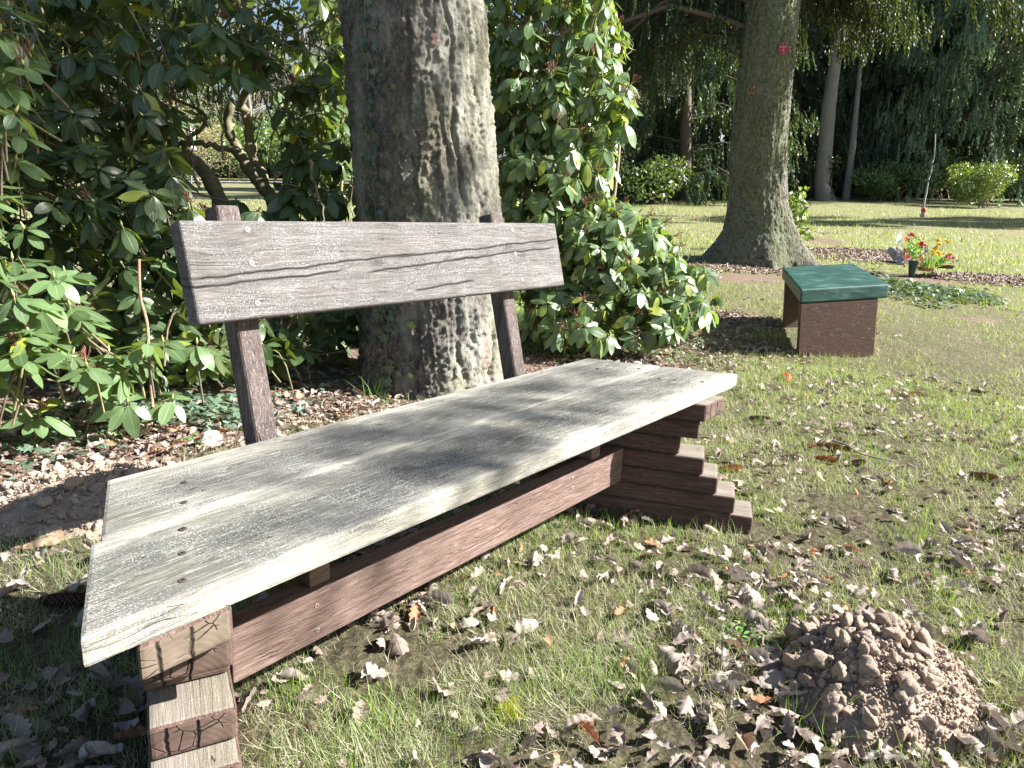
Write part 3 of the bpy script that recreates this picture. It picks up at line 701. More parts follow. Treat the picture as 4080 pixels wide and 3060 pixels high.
# ------------------------------------------------------------------ the shaded rhododendron on the left, with thick mossy stems
g = np.random.default_rng(12)
LB = [(-330, -160), (800, -160), (800, 690), (740, 770), (620, 770), (520, 800), (430, 830), (250, 800), (60, 640), (-100, 640), (-330, 600)]
HOLES = [(500, 300, 128, 128, .97), (450, 405, 110, 36, .985), (600, 395, 50, 26, .7), (660, 80, 90, 70, .6), (400, 190, 70, 60, .4), (250, 300, 60, 50, .3), (600, 180, 50, 50, .4)]
def dL(u, v): return 3.15+.75*max(0, min(1, (u-450)/330))+.15*max(0, (400-v)/400)
P, uv = fill(LB, 1400, dL, 1.6, g, HOLES)
lb = empty('rhododendron_bush', onground(520, 740)+FWH*.3); tag(lb, 'tall shaded rhododendron bush with thick mossy stems behind the left half of the bench', 'bush')
ctr = at(430, 450, 4.6)
ax = unit(unit(P-ctr)*.6+UP*.8+g.normal(size=P.shape)*.4)
bush(lb, np.hstack([P, ax, g.uniform(.75, 1.1, (len(P), 1))]), rhodo_mat, twig_mat, .10, .125, (-.8, .15), rs=3, tintv=.2, base=.62)  # base darkens the leaf colour, painting in this bush's shade
# thick stems with patches of moss
mb = MB()
def thick(pts, r0, r1, n=26, col=(.20, .18, .11), sides=12):
    global mb
    P = spline([at(*p) for p in pts], n); P = P+.006*rng.normal(size=P.shape)
    tube(mb, P, np.linspace(r0, r1, n)*(1+.12*np.sin(np.arange(n)*1.7)), sides, col)
thick([(505, 640, 4.0), (487, 470, 4.0), (468, 415, 4.0), (428, 352, 4.0), (385, 330, 3.95), (330, 285, 3.9), (250, 235, 3.8), (160, 150, 3.7)], .052, .02); mb.build('thick_stem', twig_mat, lb, off=lb.location); mb = MB()
thick([(640, 640, 4.15), (607, 468, 4.15), (566, 405, 4.15), (536, 362, 4.15), (508, 318, 4.1), (492, 268, 4.1), (500, 225, 4.05)], .045, .022); mb.build('thick_stem', twig_mat, lb, off=lb.location); mb = MB()
thick([(600, 470, 4.2), (562, 372, 4.2), (545, 318, 4.2), (538, 270, 4.2), (524, 222, 4.15), (548, 150, 4.1), (540, 20, 4.0)], .040, .018); mb.build('thick_stem', twig_mat, lb, off=lb.location); mb = MB()
thick([(512, 330, 4.1), (470, 318, 4.05), (430, 309, 4.0), (385, 312, 4.0), (300, 305, 3.95)], .02, .010, 18)
thick([(395, 322, 3.95), (440, 265, 3.9), (425, 235, 3.9), (380, 215, 3.85), (340, 190, 3.8)], .013, .006, 18)
thick([(445, 150, 3.9), (432, 120, 3.9), (478, 95, 3.9), (520, 60, 3.9), (500, -40, 3.9)], .02, .012, 18, (.30, .28, .14))
thick([(760, 330, 4.3), (700, 290, 4.3), (660, 240, 4.25), (600, 190, 4.2)], .016, .008, 16, (.33, .32, .14))
thick([(690, 620, 4.2), (715, 540, 4.2), (722, 470, 4.2), (740, 380, 4.2)], .014, .009, 16, (.33, .32, .14))
for k in range(46):
    u, v = g.uniform(-60, 740), g.uniform(0, 640); d = g.uniform(3.3, 4.2); a = g.uniform(0, 6.28); L = g.uniform(90, 240)
    thick([(u, v, d), (u+L*.4*math.cos(a), v+L*.4*math.sin(a)+g.normal()*12, d+.05), (u+L*.75*math.cos(a)+g.normal()*12, v+L*.75*math.sin(a)+g.normal()*12, d), (u+L*math.cos(a), v+L*math.sin(a)+g.normal()*12, d-.05)],
          g.uniform(.004, .009), .003, 12, A([.20, .175, .11])*g.uniform(.5, 1.3), 5)
mb.build('stems', twig_mat, lb, off=lb.location)

# the low bush with large sunny leaves at the left edge
g = np.random.default_rng(13)
nb = empty('rhododendron_bush', onground(60, 900)); tag(nb, 'low sunny rhododendron with large flat leaves left of the backrest', 'bush')
def dN(u, v): return 2.35+.45*max(0, u/420)+.15*max(0, (500-v)/500)
P1, _ = fill([(-380, -140), (60, -140), (75, 60), (50, 330), (60, 560), (-20, 600), (-380, 560)], 120, dN, .5, g)
P2, _ = fill([(-350, 560), (30, 560), (130, 600), (240, 690), (330, 730), (350, 780), (200, 830), (70, 860), (-350, 820)], 62, dN, .5, g)
P3 = A([at(u, v, d) for u, v, d in ((85, 895, 2.62), (275, 868, 2.75), (352, 738, 2.85), (425, 742, 2.9), (235, 760, 2.75), (150, 660, 2.6), (140, 590, 2.6), (30, 640, 2.4), (372, 862, 2.9))])
P = np.vstack([P1, P2, P3])
ax = unit(A([0, 0, 1.])+SUN*.4+g.normal(size=P.shape)*.28-FW*.25)
kk = np.concatenate([g.uniform(.8, 1.1, len(P1)), g.uniform(.8, 1.1, len(P2)), np.full(len(P3), 1.)])
bush(nb, np.hstack([P, ax, kk[:, None]]), rhodo_mat, twig_mat, .3, .118, (-.4, .15), rs=4, yellow=.02, tintv=.15)
mb = MB()
P = spline([at(300, 560, 2.95), at(303, 640, 2.95), at(318, 700, 2.9), at(322, 780, 2.88), at(330, 880, 2.85)], 16); tube(mb, P, .0065, 8, (.33, .20, .14)); mb.build('bare_shoot', twig_mat, nb, off=nb.location); mb = MB()
P = spline([at(-20, 700, 2.5), at(30, 720, 2.55), at(80, 745, 2.6), at(160, 790, 2.7), at(170, 850, 2.75)], 12); tube(mb, P, .006, 6, (.25, .2, .13))
mb.build('branch', twig_mat, nb, off=nb.location)
mb = None

# ------------------------------------------------------------------ ivy on the trunk and on the ground
def ivy_on_trunk(T, root, cols, seed, size=.045):
    g = np.random.default_rng(seed); P = []; X = []; Z = []; SC = []; C = []; st = MB()
    for (pts, n, spread) in cols:
        ps = A(pts, float); t = np.sort(g.uniform(0, len(ps)-1, n)); i = np.clip(t.astype(int), 0, len(ps)-2); f = (t-i)[:, None]
        q = ps[i]*(1-f)+ps[i+1]*f; path = []
        for (u, v) in q:
            h, ph = T.at_px(u+g.normal()*spread, v+g.normal()*6); p, D = T.surf(A([h]), A([ph])); p, D = p[0], D[0]
            dn = unit(-UP*1.+np.cross(D, UP)*g.normal()*.7); P.append(p+D*g.uniform(.008, .022)); X.append(dn); Z.append(unit(D+g.normal(size=3)*.25))
            SC.append(size*g.uniform(.6, 1.25)); C.append(np.ones(3)*g.uniform(.35, .85))
        for (u, v) in ps:
            h, ph = T.at_px(u, v); p, D = T.surf(A([h]), A([ph])); path.append(p[0]+D[0]*.004)
        tube(st, spline(path, 30), .003, 4, (.25, .2, .15))
    m = MB(); m.scatter(IV_V, IV_F, A(P), rotmats(A(X), A(Z)), A(SC)*1.3, IV_U, A(C)); m.build('leaves', ivy_mat, root, off=root.location); st.build('stem', twig_mat, root, off=root.location)
iv = empty('climbing_ivy', T1.surf(A([.3]), A([-.5]), False)[0][0]); tag(iv, 'dark green ivy climbing the shaded face of the thick trunk', 'ivy')
ivy_on_trunk(T1, iv, [([(830, 520), (818, 380), (812, 250), (808, 120), (803, -20)], 46, 9), ([(860, 600), (835, 500), (800, 440)], 10, 8), ([(800, 800), (820, 700), (850, 640), (860, 560)], 60, 34), ([(860, 850), (850, 760), (830, 640)], 34, 30), ([(740, 300), (745, 420), (765, 560)], 16, 8), ([(835, 470), (838, 462)], 2, 2)], 3, .05)

def ground_ivy(name, regions, seed, size=.04, label=None, cat='ivy', group=None, lift=.05):
    g = np.random.default_rng(seed); P = []
    for (u, v, ru, rd, n) in regions:
        c = onground(u, v)
        for _ in range(n):
            r = math.sqrt(g.random()); a = g.uniform(0, 6.283); p = c+RH*ru*r*math.cos(a)+FWH*rd*r*math.sin(a)
            P.append([p[0], p[1], tern(p[0], p[1])+lift*g.random()*(1.2-r)+.008])
    P = A(P); n = len(P); X = unit(randdir(n)*A([1, 1, .35])); Z = unit(UP+SUN*.5+randdir(n)*.5)
    m = MB(); m.scatter(IV_V, IV_F, P, rotmats(X, Z), size*g.uniform(.6, 1.4, n), IV_U, np.ones((n, 3))*g.uniform(.7, 1.6, (n, 1)))
    o = m.build(name, ivy_mat); tag(o, label, cat, group, 'stuff'); return o
ground_ivy('ground_ivy', [(230, 900, .38, .28, 260), (410, 880, .30, .20, 260), (480, 925, .12, .1, 60), (120, 960, .3, .2, 80), (30, 1000, .3, .3, 60), (330, 830, .5, .3, 240), (560, 880, .3, .2, 70), (700, 830, .5, .3, 160), (1480, 745, .30, .22, 160), (1400, 770, .4, .15, 80), (300, 880, .4, .16, 300), (430, 905, .25, .12, 160)], 5, .043, 'low ivy creeping over the leaf litter under the rhododendrons')
ground_ivy('grave_ivy', [(1960, 625, .55, .55, 900), (2060, 640, .5, .5, 600), (1880, 600, .35, .3, 200), (1990, 650, .3, .4, 160)], 6, .062, 'pale glossy ivy carpet in front of the grave flowers', lift=.09)

# ------------------------------------------------------------------ conifers with hanging sprays
def card_template():
    """a hanging spray: spine with drooping side shoots, length 1 along x"""
    V = []; F = []; U = []
    def strip(p0, p1, w, nz):
        p0, p1 = A(p0), A(p1); d = unit(p1-p0); s = unit(np.cross(d, nz))*w; n = len(V)
        V.extend([p0-s*.5, p0+s*.5, p0*.45+p1*.55+s, p0*.45+p1*.55-s, p1]); U.extend([[0, -1, 0], [0, 1, 0], [.5, 1, 0], [.5, -1, 0], [1, 0, 0]])
        F.append([n, n+1, n+2, n+3]); F.append([n+3, n+2, n+4, n+4])
    g = np.random.default_rng(1)
    strip([0, 0, 0], [1, 0, 0], .035, A([0, 0, 1.])); strip([0, 0, 0], [1, 0, 0], .035, A([0, 1., 0]))
    for k in range(9):
        t = .05+.1*k; a = g.uniform(0, 6.28); L = .34*(1-.5*t); e = A([.62, .5*math.cos(a), .5*math.sin(a)])
        strip([t, 0, 0], A([t, 0, 0])+e*L, .04, randdir(1)[0])
    V = A(V); quads = [f for f in F if f[3] != f[2]]; tris = [f[:3] for f in F if f[3] == f[2]]
    return V, A(quads), A(tris), A(U)
CV, CQ, CT, CU = card_template()
def sprays(mb, P, X, sc, col, g, m=0):
    Z = unit(g.normal(size=P.shape)); Rm = rotmats(X, Z)
    n0 = mb.n; mb.scatter(CV, CQ, P, Rm, sc, CU, col, m)
    k = len(P); n = len(CV); F = (CT[None]+(np.arange(k)*n)[:, None, None]).reshape(-1, 3)
    mb.L.append((F+n0).ravel()); mb.T.append(np.full(len(F), 3)); mb.M.append(np.full(len(F), m))
def conifer(name, label, base, height, rad, nb, per, size, seed, low=1.2, droop=.5, hang=.85, trunk_r=.2, col=(1, 1, 1), aw=None, T=None, group=None, azr=None, power=.8, root=None):
    """trunk, boughs that arch out and sag, curtains of sprays hanging along them"""
    g = np.random.default_rng(seed)
    if root is None:
        root = empty(name, base); tag(root, label, 'tree', group)
        tb = MB(); H = spline([base-UP*.3, base+UP*height*.3, base+UP*height*.65, base+UP*height], 14)
        tube(tb, H, np.linspace(trunk_r, .02, 14), 10, (.15, .12, .10)); tb.build('trunk', twig_mat, root, off=root.location)
    mb = MB(); bt = MB(); P = []; X = []; SC = []; C = []
    for k in range(nb):
        h = low+(height-low)*g.random()**1.25; f = 1-(h-low)/(height-low); L = rad*(.35+.65*f**power)*g.uniform(.65, 1.1)
        az = g.uniform(0, 6.283) if azr is None else g.uniform(*azr); d = A([math.cos(az), math.sin(az), 0.])
        b0 = base+UP*h if T is None else T.axis(A([h]))[0][0]
        pts = spline([b0, b0+d*L*.4+UP*L*.06, b0+d*L*.75-UP*L*droop*.35, b0+d*L-UP*L*droop*.8], 8)
        tube(bt, pts, np.linspace(.010+.008*L, .004, 8), 4, (.13, .10, .08))
        bc = g.uniform(.6, 1.35)
        for q in range(per):
            t = g.random()**.7*6.999; i = int(t); p = pts[i]*(1-t+i)+pts[i+1]*(t-i)+g.normal(size=3)*.06*L*A([1, 1, .3])
            P.append(p); out = d*g.uniform(.0, .7)+g.normal(size=3)*.22; X.append(unit(-UP*hang+out*(1-hang+.25))); SC.append(size*g.uniform(.5, 1.3)); C.append(A(col)*bc*g.uniform(.7, 1.3))
    P, X, SC, C = A(P), A(X), A(SC), A(C)
    sprays(mb, P, X, SC, C, g); mb.build('crown', spruce_mat, root, off=root.location); bt.build('boughs', twig_mat, root, off=root.location)
    return root
def gpt(u, v): return onground(u, v)
def place(u, d): 
    """ground point below photo column u at forward distance d"""
    p = at(u, 430, d); p[2] = ter(p[0], p[1]); return p
# the tagged spruce's own boughs: spray colour darkened to paint in their shade
def dirang(v): return math.atan2(v[1], v[0])
rh = dirang(RH)
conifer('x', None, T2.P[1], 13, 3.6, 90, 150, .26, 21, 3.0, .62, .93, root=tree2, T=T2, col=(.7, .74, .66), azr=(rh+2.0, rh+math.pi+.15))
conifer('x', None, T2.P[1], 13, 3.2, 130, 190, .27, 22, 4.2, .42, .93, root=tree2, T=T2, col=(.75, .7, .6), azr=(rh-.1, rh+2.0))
# big trees of the wood edge on the right
wood_trees = [('drooping_conifer', 'huge drooping conifer whose boughs hang low at the upper right', 2130, 27.5, 17, 6., 170, 110, .6, 2.6, .7, (2.3, 2.4, 2.3)),
 ('dark_conifer', 'dark conifer behind the tall bare grey trunk', 1810, 31, 15, 4.2, 90, 80, .7, .8, .5, (.8, .9, .8)),
 ('dark_conifer', 'dense dark conifer right of the thin leaning trunk', 1930, 30, 15, 4., 100, 80, .7, .6, .5, (1.1, 1.25, 1.05)),
 ('dark_conifer', 'dark conifer just left of the big spruce trunk', 1480, 24, 15, 4.4, 130, 90, .6, .4, .6, (.9, 1., .85)),
 ('dark_conifer', 'dark conifer behind the big spruce trunk', 1640, 29, 15, 4.2, 90, 80, .7, .7, .5, (.7, .75, .7)),
 ('dark_conifer', 'dark conifer above the round bush', 2060, 33, 15, 4.4, 90, 80, .75, .8, .5, (.9, 1., .9)),
 ('dark_conifer', 'dark conifer at the right border of the lawn', 2240, 31, 15, 4.6, 90, 80, .75, 1.2, .5, (.8, .85, .8)),
 ('dark_conifer', 'pale green conifer seen between the sunlit rhododendron and the big spruce', 1380, 30, 13, 4., 110, 80, .7, .3, .5, (1.5, 1.7, 1.2)),
 ('dark_conifer', 'conifer far behind the wood edge between the two tall trunks', 1720, 40, 17, 5., 70, 70, 1., 1., .5, (1.2, 1.3, 1.1)),
 ('dark_conifer', 'conifer far behind the drooping conifer', 2150, 42, 17, 5., 70, 70, 1., 1., .5, (1.1, 1.2, 1.)),
 ('dark_conifer', 'conifer far behind the dense dark conifer', 1900, 44, 17, 5.5, 70, 70, 1., 1., .5, (1., 1.1, 1.)),
 ('dark_conifer', 'conifer far back, left of the big spruce trunk', 1540, 42, 17, 5.5, 70, 70, 1., .5, .5, (1.2, 1.3, 1.))]
for k, (nm, lab, u, d, hgt, rad, nb, per, sz, low, dr, col) in enumerate(wood_trees):
    conifer(nm, lab, place(u, d), hgt, rad, nb, per, sz, 30+k, low, dr, .8, .22, A(col)*1.35, group='conifers at the wood edge' if nm == 'dark_conifer' else None)

# bare trunks
def plain_trunk(name, label, ctrl, extra, col_mat, na=40, crown=None, **kw):
    T = Trunk(ctrl, extra, .5, kw.get('roots'), kw.get('amp', .006), .2)
    r = empty(name, T.P[1]); tag(r, label, 'tree'); m = MB(); T.mesh(m, na, 9, .06); m.build('trunk', col_mat, r, off=r.location)
    
    if extra > 3: m = MB(); limbs(m, T, 10, T.len[-1]*.75, T.len[-1], 2.2, .05, 3, 4); m.build('limbs', twig_mat, r, off=r.location)
    return T, r
T3, t3 = plain_trunk('grey_tree', 'tall smooth grey trunk with ivy on its sunny side at the wood edge', [(1783, 434, 25.3, 23), (1776, 400, 25.2, 17.5), (1782, 330, 25, 15.5), (1790, 230, 24.6, 15), (1802, 150, 24.2, 12), (1818, 60, 23.8, 11)], 8, bark3)
plain_trunk('slender_tree', 'thin leaning trunk just right of the tall smooth grey one', [(1826, 436, 26, 9), (1833, 380, 26, 7.5), (1842, 310, 25.8, 7)], 3, bark3, 14)
plain_trunk('shaded_tree', 'dark trunk in the shade between the big spruce and the tall grey trunk', [(1716, 440, 29, 9), (1717, 380, 29, 7.5), (1721, 300, 28.6, 6.5)], 8, bark2, 14)
iv3 = empty('climbing_ivy', T3.P[1]); tag(iv3, 'small ivy clump climbing the tall smooth grey trunk', 'ivy')
ivy_on_trunk(T3, iv3, [([(1796, 425), (1797, 390), (1792, 345)], 160, 2.5), ([(1800, 400), (1798, 370)], 60, 2)], 9, .10)

# broad-leaved shrubs: leaf-sized faces through an uneven crown
def shrub(name, label, base, r, h, n, size, seed, mat, col=(1, 1, 1), cat='bush', group=None, lumps=9, stems=8, up=.55, hw=None, kind=None):
    g = np.random.default_rng(seed); root = empty(name, base); tag(root, label, cat, group)
    L = [(base+A([g.normal()*r*.42, g.normal()*r*.42, 0])+UP*h*g.uniform(.3, .75), r*g.uniform(.35, .62)) for _ in range(lumps)]+[(base+UP*h*up, min(r, h*.5)*.85)]
    P = []; Nn = []; C = []
    for c, rr in L:
        k = int(n/len(L)); d = randdir(k); q = c+d*rr*(1-.5*g.random((k, 1))**2)*A([1, 1, min(1.4, h*.5/r)]); P.append(q); Nn.append(d); C.append(np.ones((k, 3))*A(col)*g.uniform(.7, 1.3))
    P = np.vstack(P); Nn = np.vstack(Nn); C = np.vstack(C)*g.uniform(.7, 1.35, (len(P), 1)); ok = (P-base)@UP > .02; P, Nn, C = P[ok], Nn[ok], C[ok]
    X = unit(g.normal(size=P.shape)+A([0, 0, -.3])); Z = unit(Nn+UP*.5+g.normal(size=P.shape)*.5)
    m = MB(); m.scatter(RH_V[g.integers(0, 3, len(P))], RH_F, P, rotmats(X, Z), size*g.uniform(.6, 1.3, len(P)), RH_U, C); m.build('foliage', mat, root, off=root.location)
    m = MB()
    for _ in range(stems):
        c, rr = L[g.integers(len(L))]; b = base+A([g.normal()*.12*r, g.normal()*.12*r, 0]); tube(m, spline([b-UP*.05, b*.5+c*.5+g.normal(size=3)*.1*r, c, c+randdir(1)[0]*rr*.7], 8), np.linspace(.012*max(1, h), .004, 8), 5, (.25, .2, .14))
    m.build('stems', twig_mat, root, off=root.location); return root
shrub('round_bush', 'round yellow-green bush at the far edge of the lawn on the right', place(2126, 22.2), .80, 1.45, 5200, .075, 51, rhodo_mat, (1.05, .95, .65), lumps=14)
shrub('low_bush', 'dark low bush below the conifers between thin trunk and round bush', place(1930, 26), 1.3, 1.5, 3600, .10, 52, rhodo_mat, (.6, .75, .7))
shrub('low_bush', 'bright green low bush by the thin leaning trunk', place(1880, 25.5), .9, 1.2, 2600, .09, 53, rhodo_mat, (.6, .8, .6))
shrub('low_bush', 'dark bush at the right border behind the round bush', place(2215, 26), 1.2, 1.6, 3000, .10, 54, rhodo_mat, (.7, .8, .6))
shrub('low_bush', 'shaded bush behind the shrub beside the big spruce', place(1760, 28), 1.6, 1.9, 3000, .11, 55, rhodo_mat, (.5, .6, .5))
shrub('low_bush', 'dark bush behind the thin leaning stick', place(2020, 27), 1.6, 2., 3600, .11, 56, rhodo_mat, (.55, .65, .6))
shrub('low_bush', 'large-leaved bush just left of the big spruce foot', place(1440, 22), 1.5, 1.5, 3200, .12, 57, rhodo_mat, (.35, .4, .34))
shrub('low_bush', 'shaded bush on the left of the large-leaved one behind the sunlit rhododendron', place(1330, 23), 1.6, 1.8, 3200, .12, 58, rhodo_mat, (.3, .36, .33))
sb = shrub('rhododendron_bush', 'small open rhododendron with pale stems at the right foot of the big spruce', place(1728, 10.8)+UP*.0, .30, .98, 420, .10, 59, rhodo_mat, (1.0, .98, .8), lumps=9, stems=16, up=.7)

# the far side of the lawn on the left, seen through the shaded rhododendron
def far_tree(name, label, base, h, r, n, size, seed, mat, col, cat='tree', trunk=.16, nl=26, group=None, low=.3):
    g = np.random.default_rng(seed); root = empty(name, base); tag(root, label, cat, group)
    m = MB(); tr = spline([base-UP*.2, base+UP*h*.4+g.normal(size=3)*.15, base+UP*h*.95], 10); tube(m, tr, np.linspace(trunk, .03, 10), 8, (.26, .23, .21)); m.build('trunk', twig_mat, root, off=root.location)
    m = MB(); tips = []
    for _ in range(nl):
        t = g.uniform(low, 1.); b = base+UP*h*t*.9; d = unit(g.normal(size=3)*A([1, 1, .2])+A([0, 0, .55])); L = r*g.uniform(.5, 1.1)*(1.25-t*.6); e = b+d*L
        tube(m, spline([b, b+d*L*.5+g.normal(size=3)*.1*L, e], 7), np.linspace(.035*(1.3-t), .008, 7), 4, (.25, .22, .2)); tips.append((b+d*L*.7, L*.55))
        for q in range(7):
            s = b+d*L*g.uniform(.3, 1); e2 = s+unit(d+g.normal(size=3)*.8)*L*.4; tube(m, spline([s, (s+e2)/2+g.normal(size=3)*.05, e2], 5), [.01, .008, .006, .005, .003], 3, (.3, .27, .25)); tips.append((e2, L*.3))
    m.build('limbs', twig_mat, root, off=root.location)
    if n:
        c = A([t[0] for t in tips]); rr = A([t[1] for t in tips]); k = g.integers(0, len(c), n); P = c[k]+randdir(n)*rr[k, None]*g.random((n, 1))**.5
        m = MB(); m.scatter(RH_V[g.integers(0, 3, n)], RH_F, P, rotmats(unit(g.normal(size=(n, 3))), unit(g.normal(size=(n, 3))+UP)), size*g.uniform(.6, 1.3, n), RH_U, np.ones((n, 3))*A(col)*g.uniform(.6, 1.4, (n, 1))); m.build('crown', mat, root, off=root.location)
    return root
far_tree('bare_tree', 'grey leafless tree beyond the lawn, seen through the left rhododendron above the mossy stems', place(560, 44), 11, 3.6, 0, .1, 61, rhodo_mat, (1, 1, 1), nl=46)
far_tree('bare_tree', 'grey leafless tree beyond the lawn at the far left', place(330, 46), 12, 4., 0, .1, 62, rhodo_mat, (1, 1, 1), nl=46)
far_tree('bare_tree', 'grey leafless tree beyond the lawn, just left of the thick trunk', place(690, 47), 10, 3.6, 0, .1, 66, rhodo_mat, (1, 1, 1), nl=46)
far_tree('yellow_shrub', 'tall yellow-blossoming shrub beyond the lawn, seen between the mossy stems', place(432, 36), 4.2, 1.7, 3800, .085, 63, petal_mat, (.42, .36, .16), 'shrub', .06, 40, low=.1)
for k, (u, d, r, h, c) in enumerate([(250, 42, 2.6, 4.2, (1.6, 1.9, 1.1)), (520, 41, 2.2, 3.6, (1.8, 2.1, 1.4)), (600, 43, 2.4, 4.4, (1.5, 1.8, 1.3)), (370, 41, 2.2, 3.2, (1.9, 2.2, 1.1)), (700, 42, 2.6, 4.5, (1.3, 1.5, 1.1)), (120, 40, 2.8, 4.6, (1.2, 1.4, 1.)), (-20, 38, 3., 5., (1.1, 1.3, 1.)), (800, 40, 3., 4.6, (1.3, 1.5, 1.)), (1000, 38, 3.2, 5., (1.1, 1.3, 1.)), (1180, 34, 3.2, 5.4, (1.2, 1.4, 1.))]):
    lab = ['broad green bush beyond the lawn behind the left rhododendron', 'pale green hedge bush right of the yellow shrub', 'pale green hedge bush third from the yellow shrub', 'pale green hedge bush left of the yellow shrub', 'green hedge bush seen just left of the thick trunk', 'green bush far behind the low bush at the left edge', 'green bush at the left border of the view far behind', 'green bush hidden mostly behind the thick trunk', 'green bush far behind the thick trunk and the sunlit rhododendron', 'green bush far behind the sunlit rhododendron'][k]
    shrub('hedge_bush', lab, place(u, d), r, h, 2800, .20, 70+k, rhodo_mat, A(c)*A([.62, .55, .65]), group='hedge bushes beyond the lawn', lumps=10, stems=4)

# ------------------------------------------------------------------ bark mulch and earth crumbs on the bare patches
def mulch():
    g = np.random.default_rng(606); m = MB(); P = []; S_ = []
    for (u, v, ru, rd, n) in ((1830, 545, 1.1, .5, 2600), (1900, 560, .9, .5, 1800), (1620, 580, 1.1, .45, 1500), (2130, 600, .75, .3, 1500), (2200, 612, .7, .3, 900), (1560, 690, .5, .4, 700), (150, 960, .6, .5, 1500), (640, 880, .5, .35, 900), (1180, 800, .6, .4, 700)):
        c = onground(u, v); r = np.sqrt(g.random(n))*1.15*g.uniform(.6, 1.1, n); a = g.uniform(0, 6.283, n); P.append(c+RH*(ru*r*np.cos(a))[:, None]+FWH*(rd*r*np.sin(a))[:, None]); S_.append(np.full(n, .010+.002*max(0, np.linalg.norm(c-CAM)-3)))
    P = np.vstack(P); S_ = np.concatenate(S_)*g.uniform(.4, 1.6, len(P)); P[:, 2] = tern(P[:, 0], P[:, 1])+S_*.1; n = len(P)
    V, F = clod_template(8, 1); m.scatter(V, F, P, rotmats(unit(randdir(n)*A([1, 1, .3])), unit(UP+randdir(n)*.4)), np.stack([S_*1.5, S_*.7, S_*.35], -1), None, A([(.17, .11, .08), (.26, .19, .15), (.11, .075, .055), (.38, .31, .26)])[g.integers(0, 4, n)])
    tag(m.build('mulch', twig_mat), kind='stuff', label='brown bark mulch and earth crumbs on the bare patches of ground', cat='mulch')
# ------------------------------------------------------------------ mole hills
def clod_template(seed, sub=2):
    bm = bmesh.new(); bmesh.ops.create_icosphere(bm, subdivisions=sub, radius=1); V = A([v.co[:] for v in bm.verts]); F = A([[v.index for v in f.verts] for f in bm.faces]); bm.free()
    V = V*(1+1.5*(fbm(V*1.1+seed*7.1, 2, seed)-.45)[:, None]+.55*(fbm(V*3.1+seed, 3, seed)-.45)[:, None])*A([1.2, .95, .75]); return V, F
MOUNDS = []
mulch()
def molehill(label, c, rx, ry, h, seed, ncl=230, rot=0.):
    g = np.random.default_rng(seed); MOUNDS.append((c[0], c[1], rx, ry)); root = empty('mole_hill', (c[0], c[1], tern(c[0], c[1]))); tag(root, label, 'mole hill')
    n = 90; r = np.linspace(0, 1.12, n); a = np.linspace(0, 6.2832, 140, endpoint=False); Rr, Aa = np.meshgrid(r, a, indexing='ij')
    def hgt(x, y):
        q = np.sqrt((x/rx)**2+(y/ry)**2); w = q*(1+.22*(fbm(np.stack([x*6+seed, y*6, 0*x], -1), 3, seed)-.45))
        return h*np.clip(1-w**1.5, 0, 1)**.85-.02*np.clip(q-.8, 0, 1)
    X, Y = Rr*np.cos(Aa)*rx, Rr*np.sin(Aa)*ry
    Pn = np.stack([X, Y, 0*X], -1); Zz = hgt(X, Y)+(.024*(fbm(Pn*24, 4, seed+1)-.45)+.007*(fbm(Pn*85, 3, seed+2)-.45))*np.clip(1.35-Rr, 0, 1)
    V = np.stack([X+c[0], Y+c[1], Zz+tern(X+c[0], Y+c[1])-.006], -1).reshape(-1, 3)
    i = np.arange(n-1)[:, None]*140; j = np.arange(140)[None]; k = (j+1) % 140; F = np.stack([i+j, i+140+j, i+140+k, i+k], -1).reshape(-1, 4)
    mb = MB(); mb.add(V, F); mb.build('soil_heap', mound_mat, root, off=root.location)
    mb = MB()
    for (sz, cnt, spread, sub) in ((.017, ncl//4, .75, 3), (.0085, ncl, 1.0, 3), (.0030, ncl*20, 1.25, 1)):
        T = [clod_template(seed*10+q, sub) for q in range(4)]
        q = g.random(cnt)**.62*spread; a = g.uniform(0, 6.283, cnt); x, y = q*np.cos(a)*rx+(.0 if sz < .01 else -rx*.16), q*np.sin(a)*ry+(0 if sz < .01 else ry*.16); s = sz*g.uniform(.5, 1.5, cnt)**1.3
        P = np.stack([x+c[0], y+c[1], hgt(x, y)+tern(x+c[0], y+c[1])+s*.15], -1)
        rm = rotmats(randdir(cnt), randdir(cnt)); vi = g.integers(0, 4, cnt); TV = A([t[0] for t in T])
        mb.scatter(TV[vi], T[0][1], P, rm, s)
    mb.build('clods', mound_mat, root, off=root.location)
mc = A([1.305, -.715, 0])+FWH*.03-RH*.035
molehill('fresh brown mole hill of crumbly clods in the sunny grass at the lower right', mc, .25, .20, .125, 3, 260)
lc = onground(205, 1075)
molehill('low mole hill in the shade behind the left end of the bench', lc, .30, .34, .085, 4, 160)

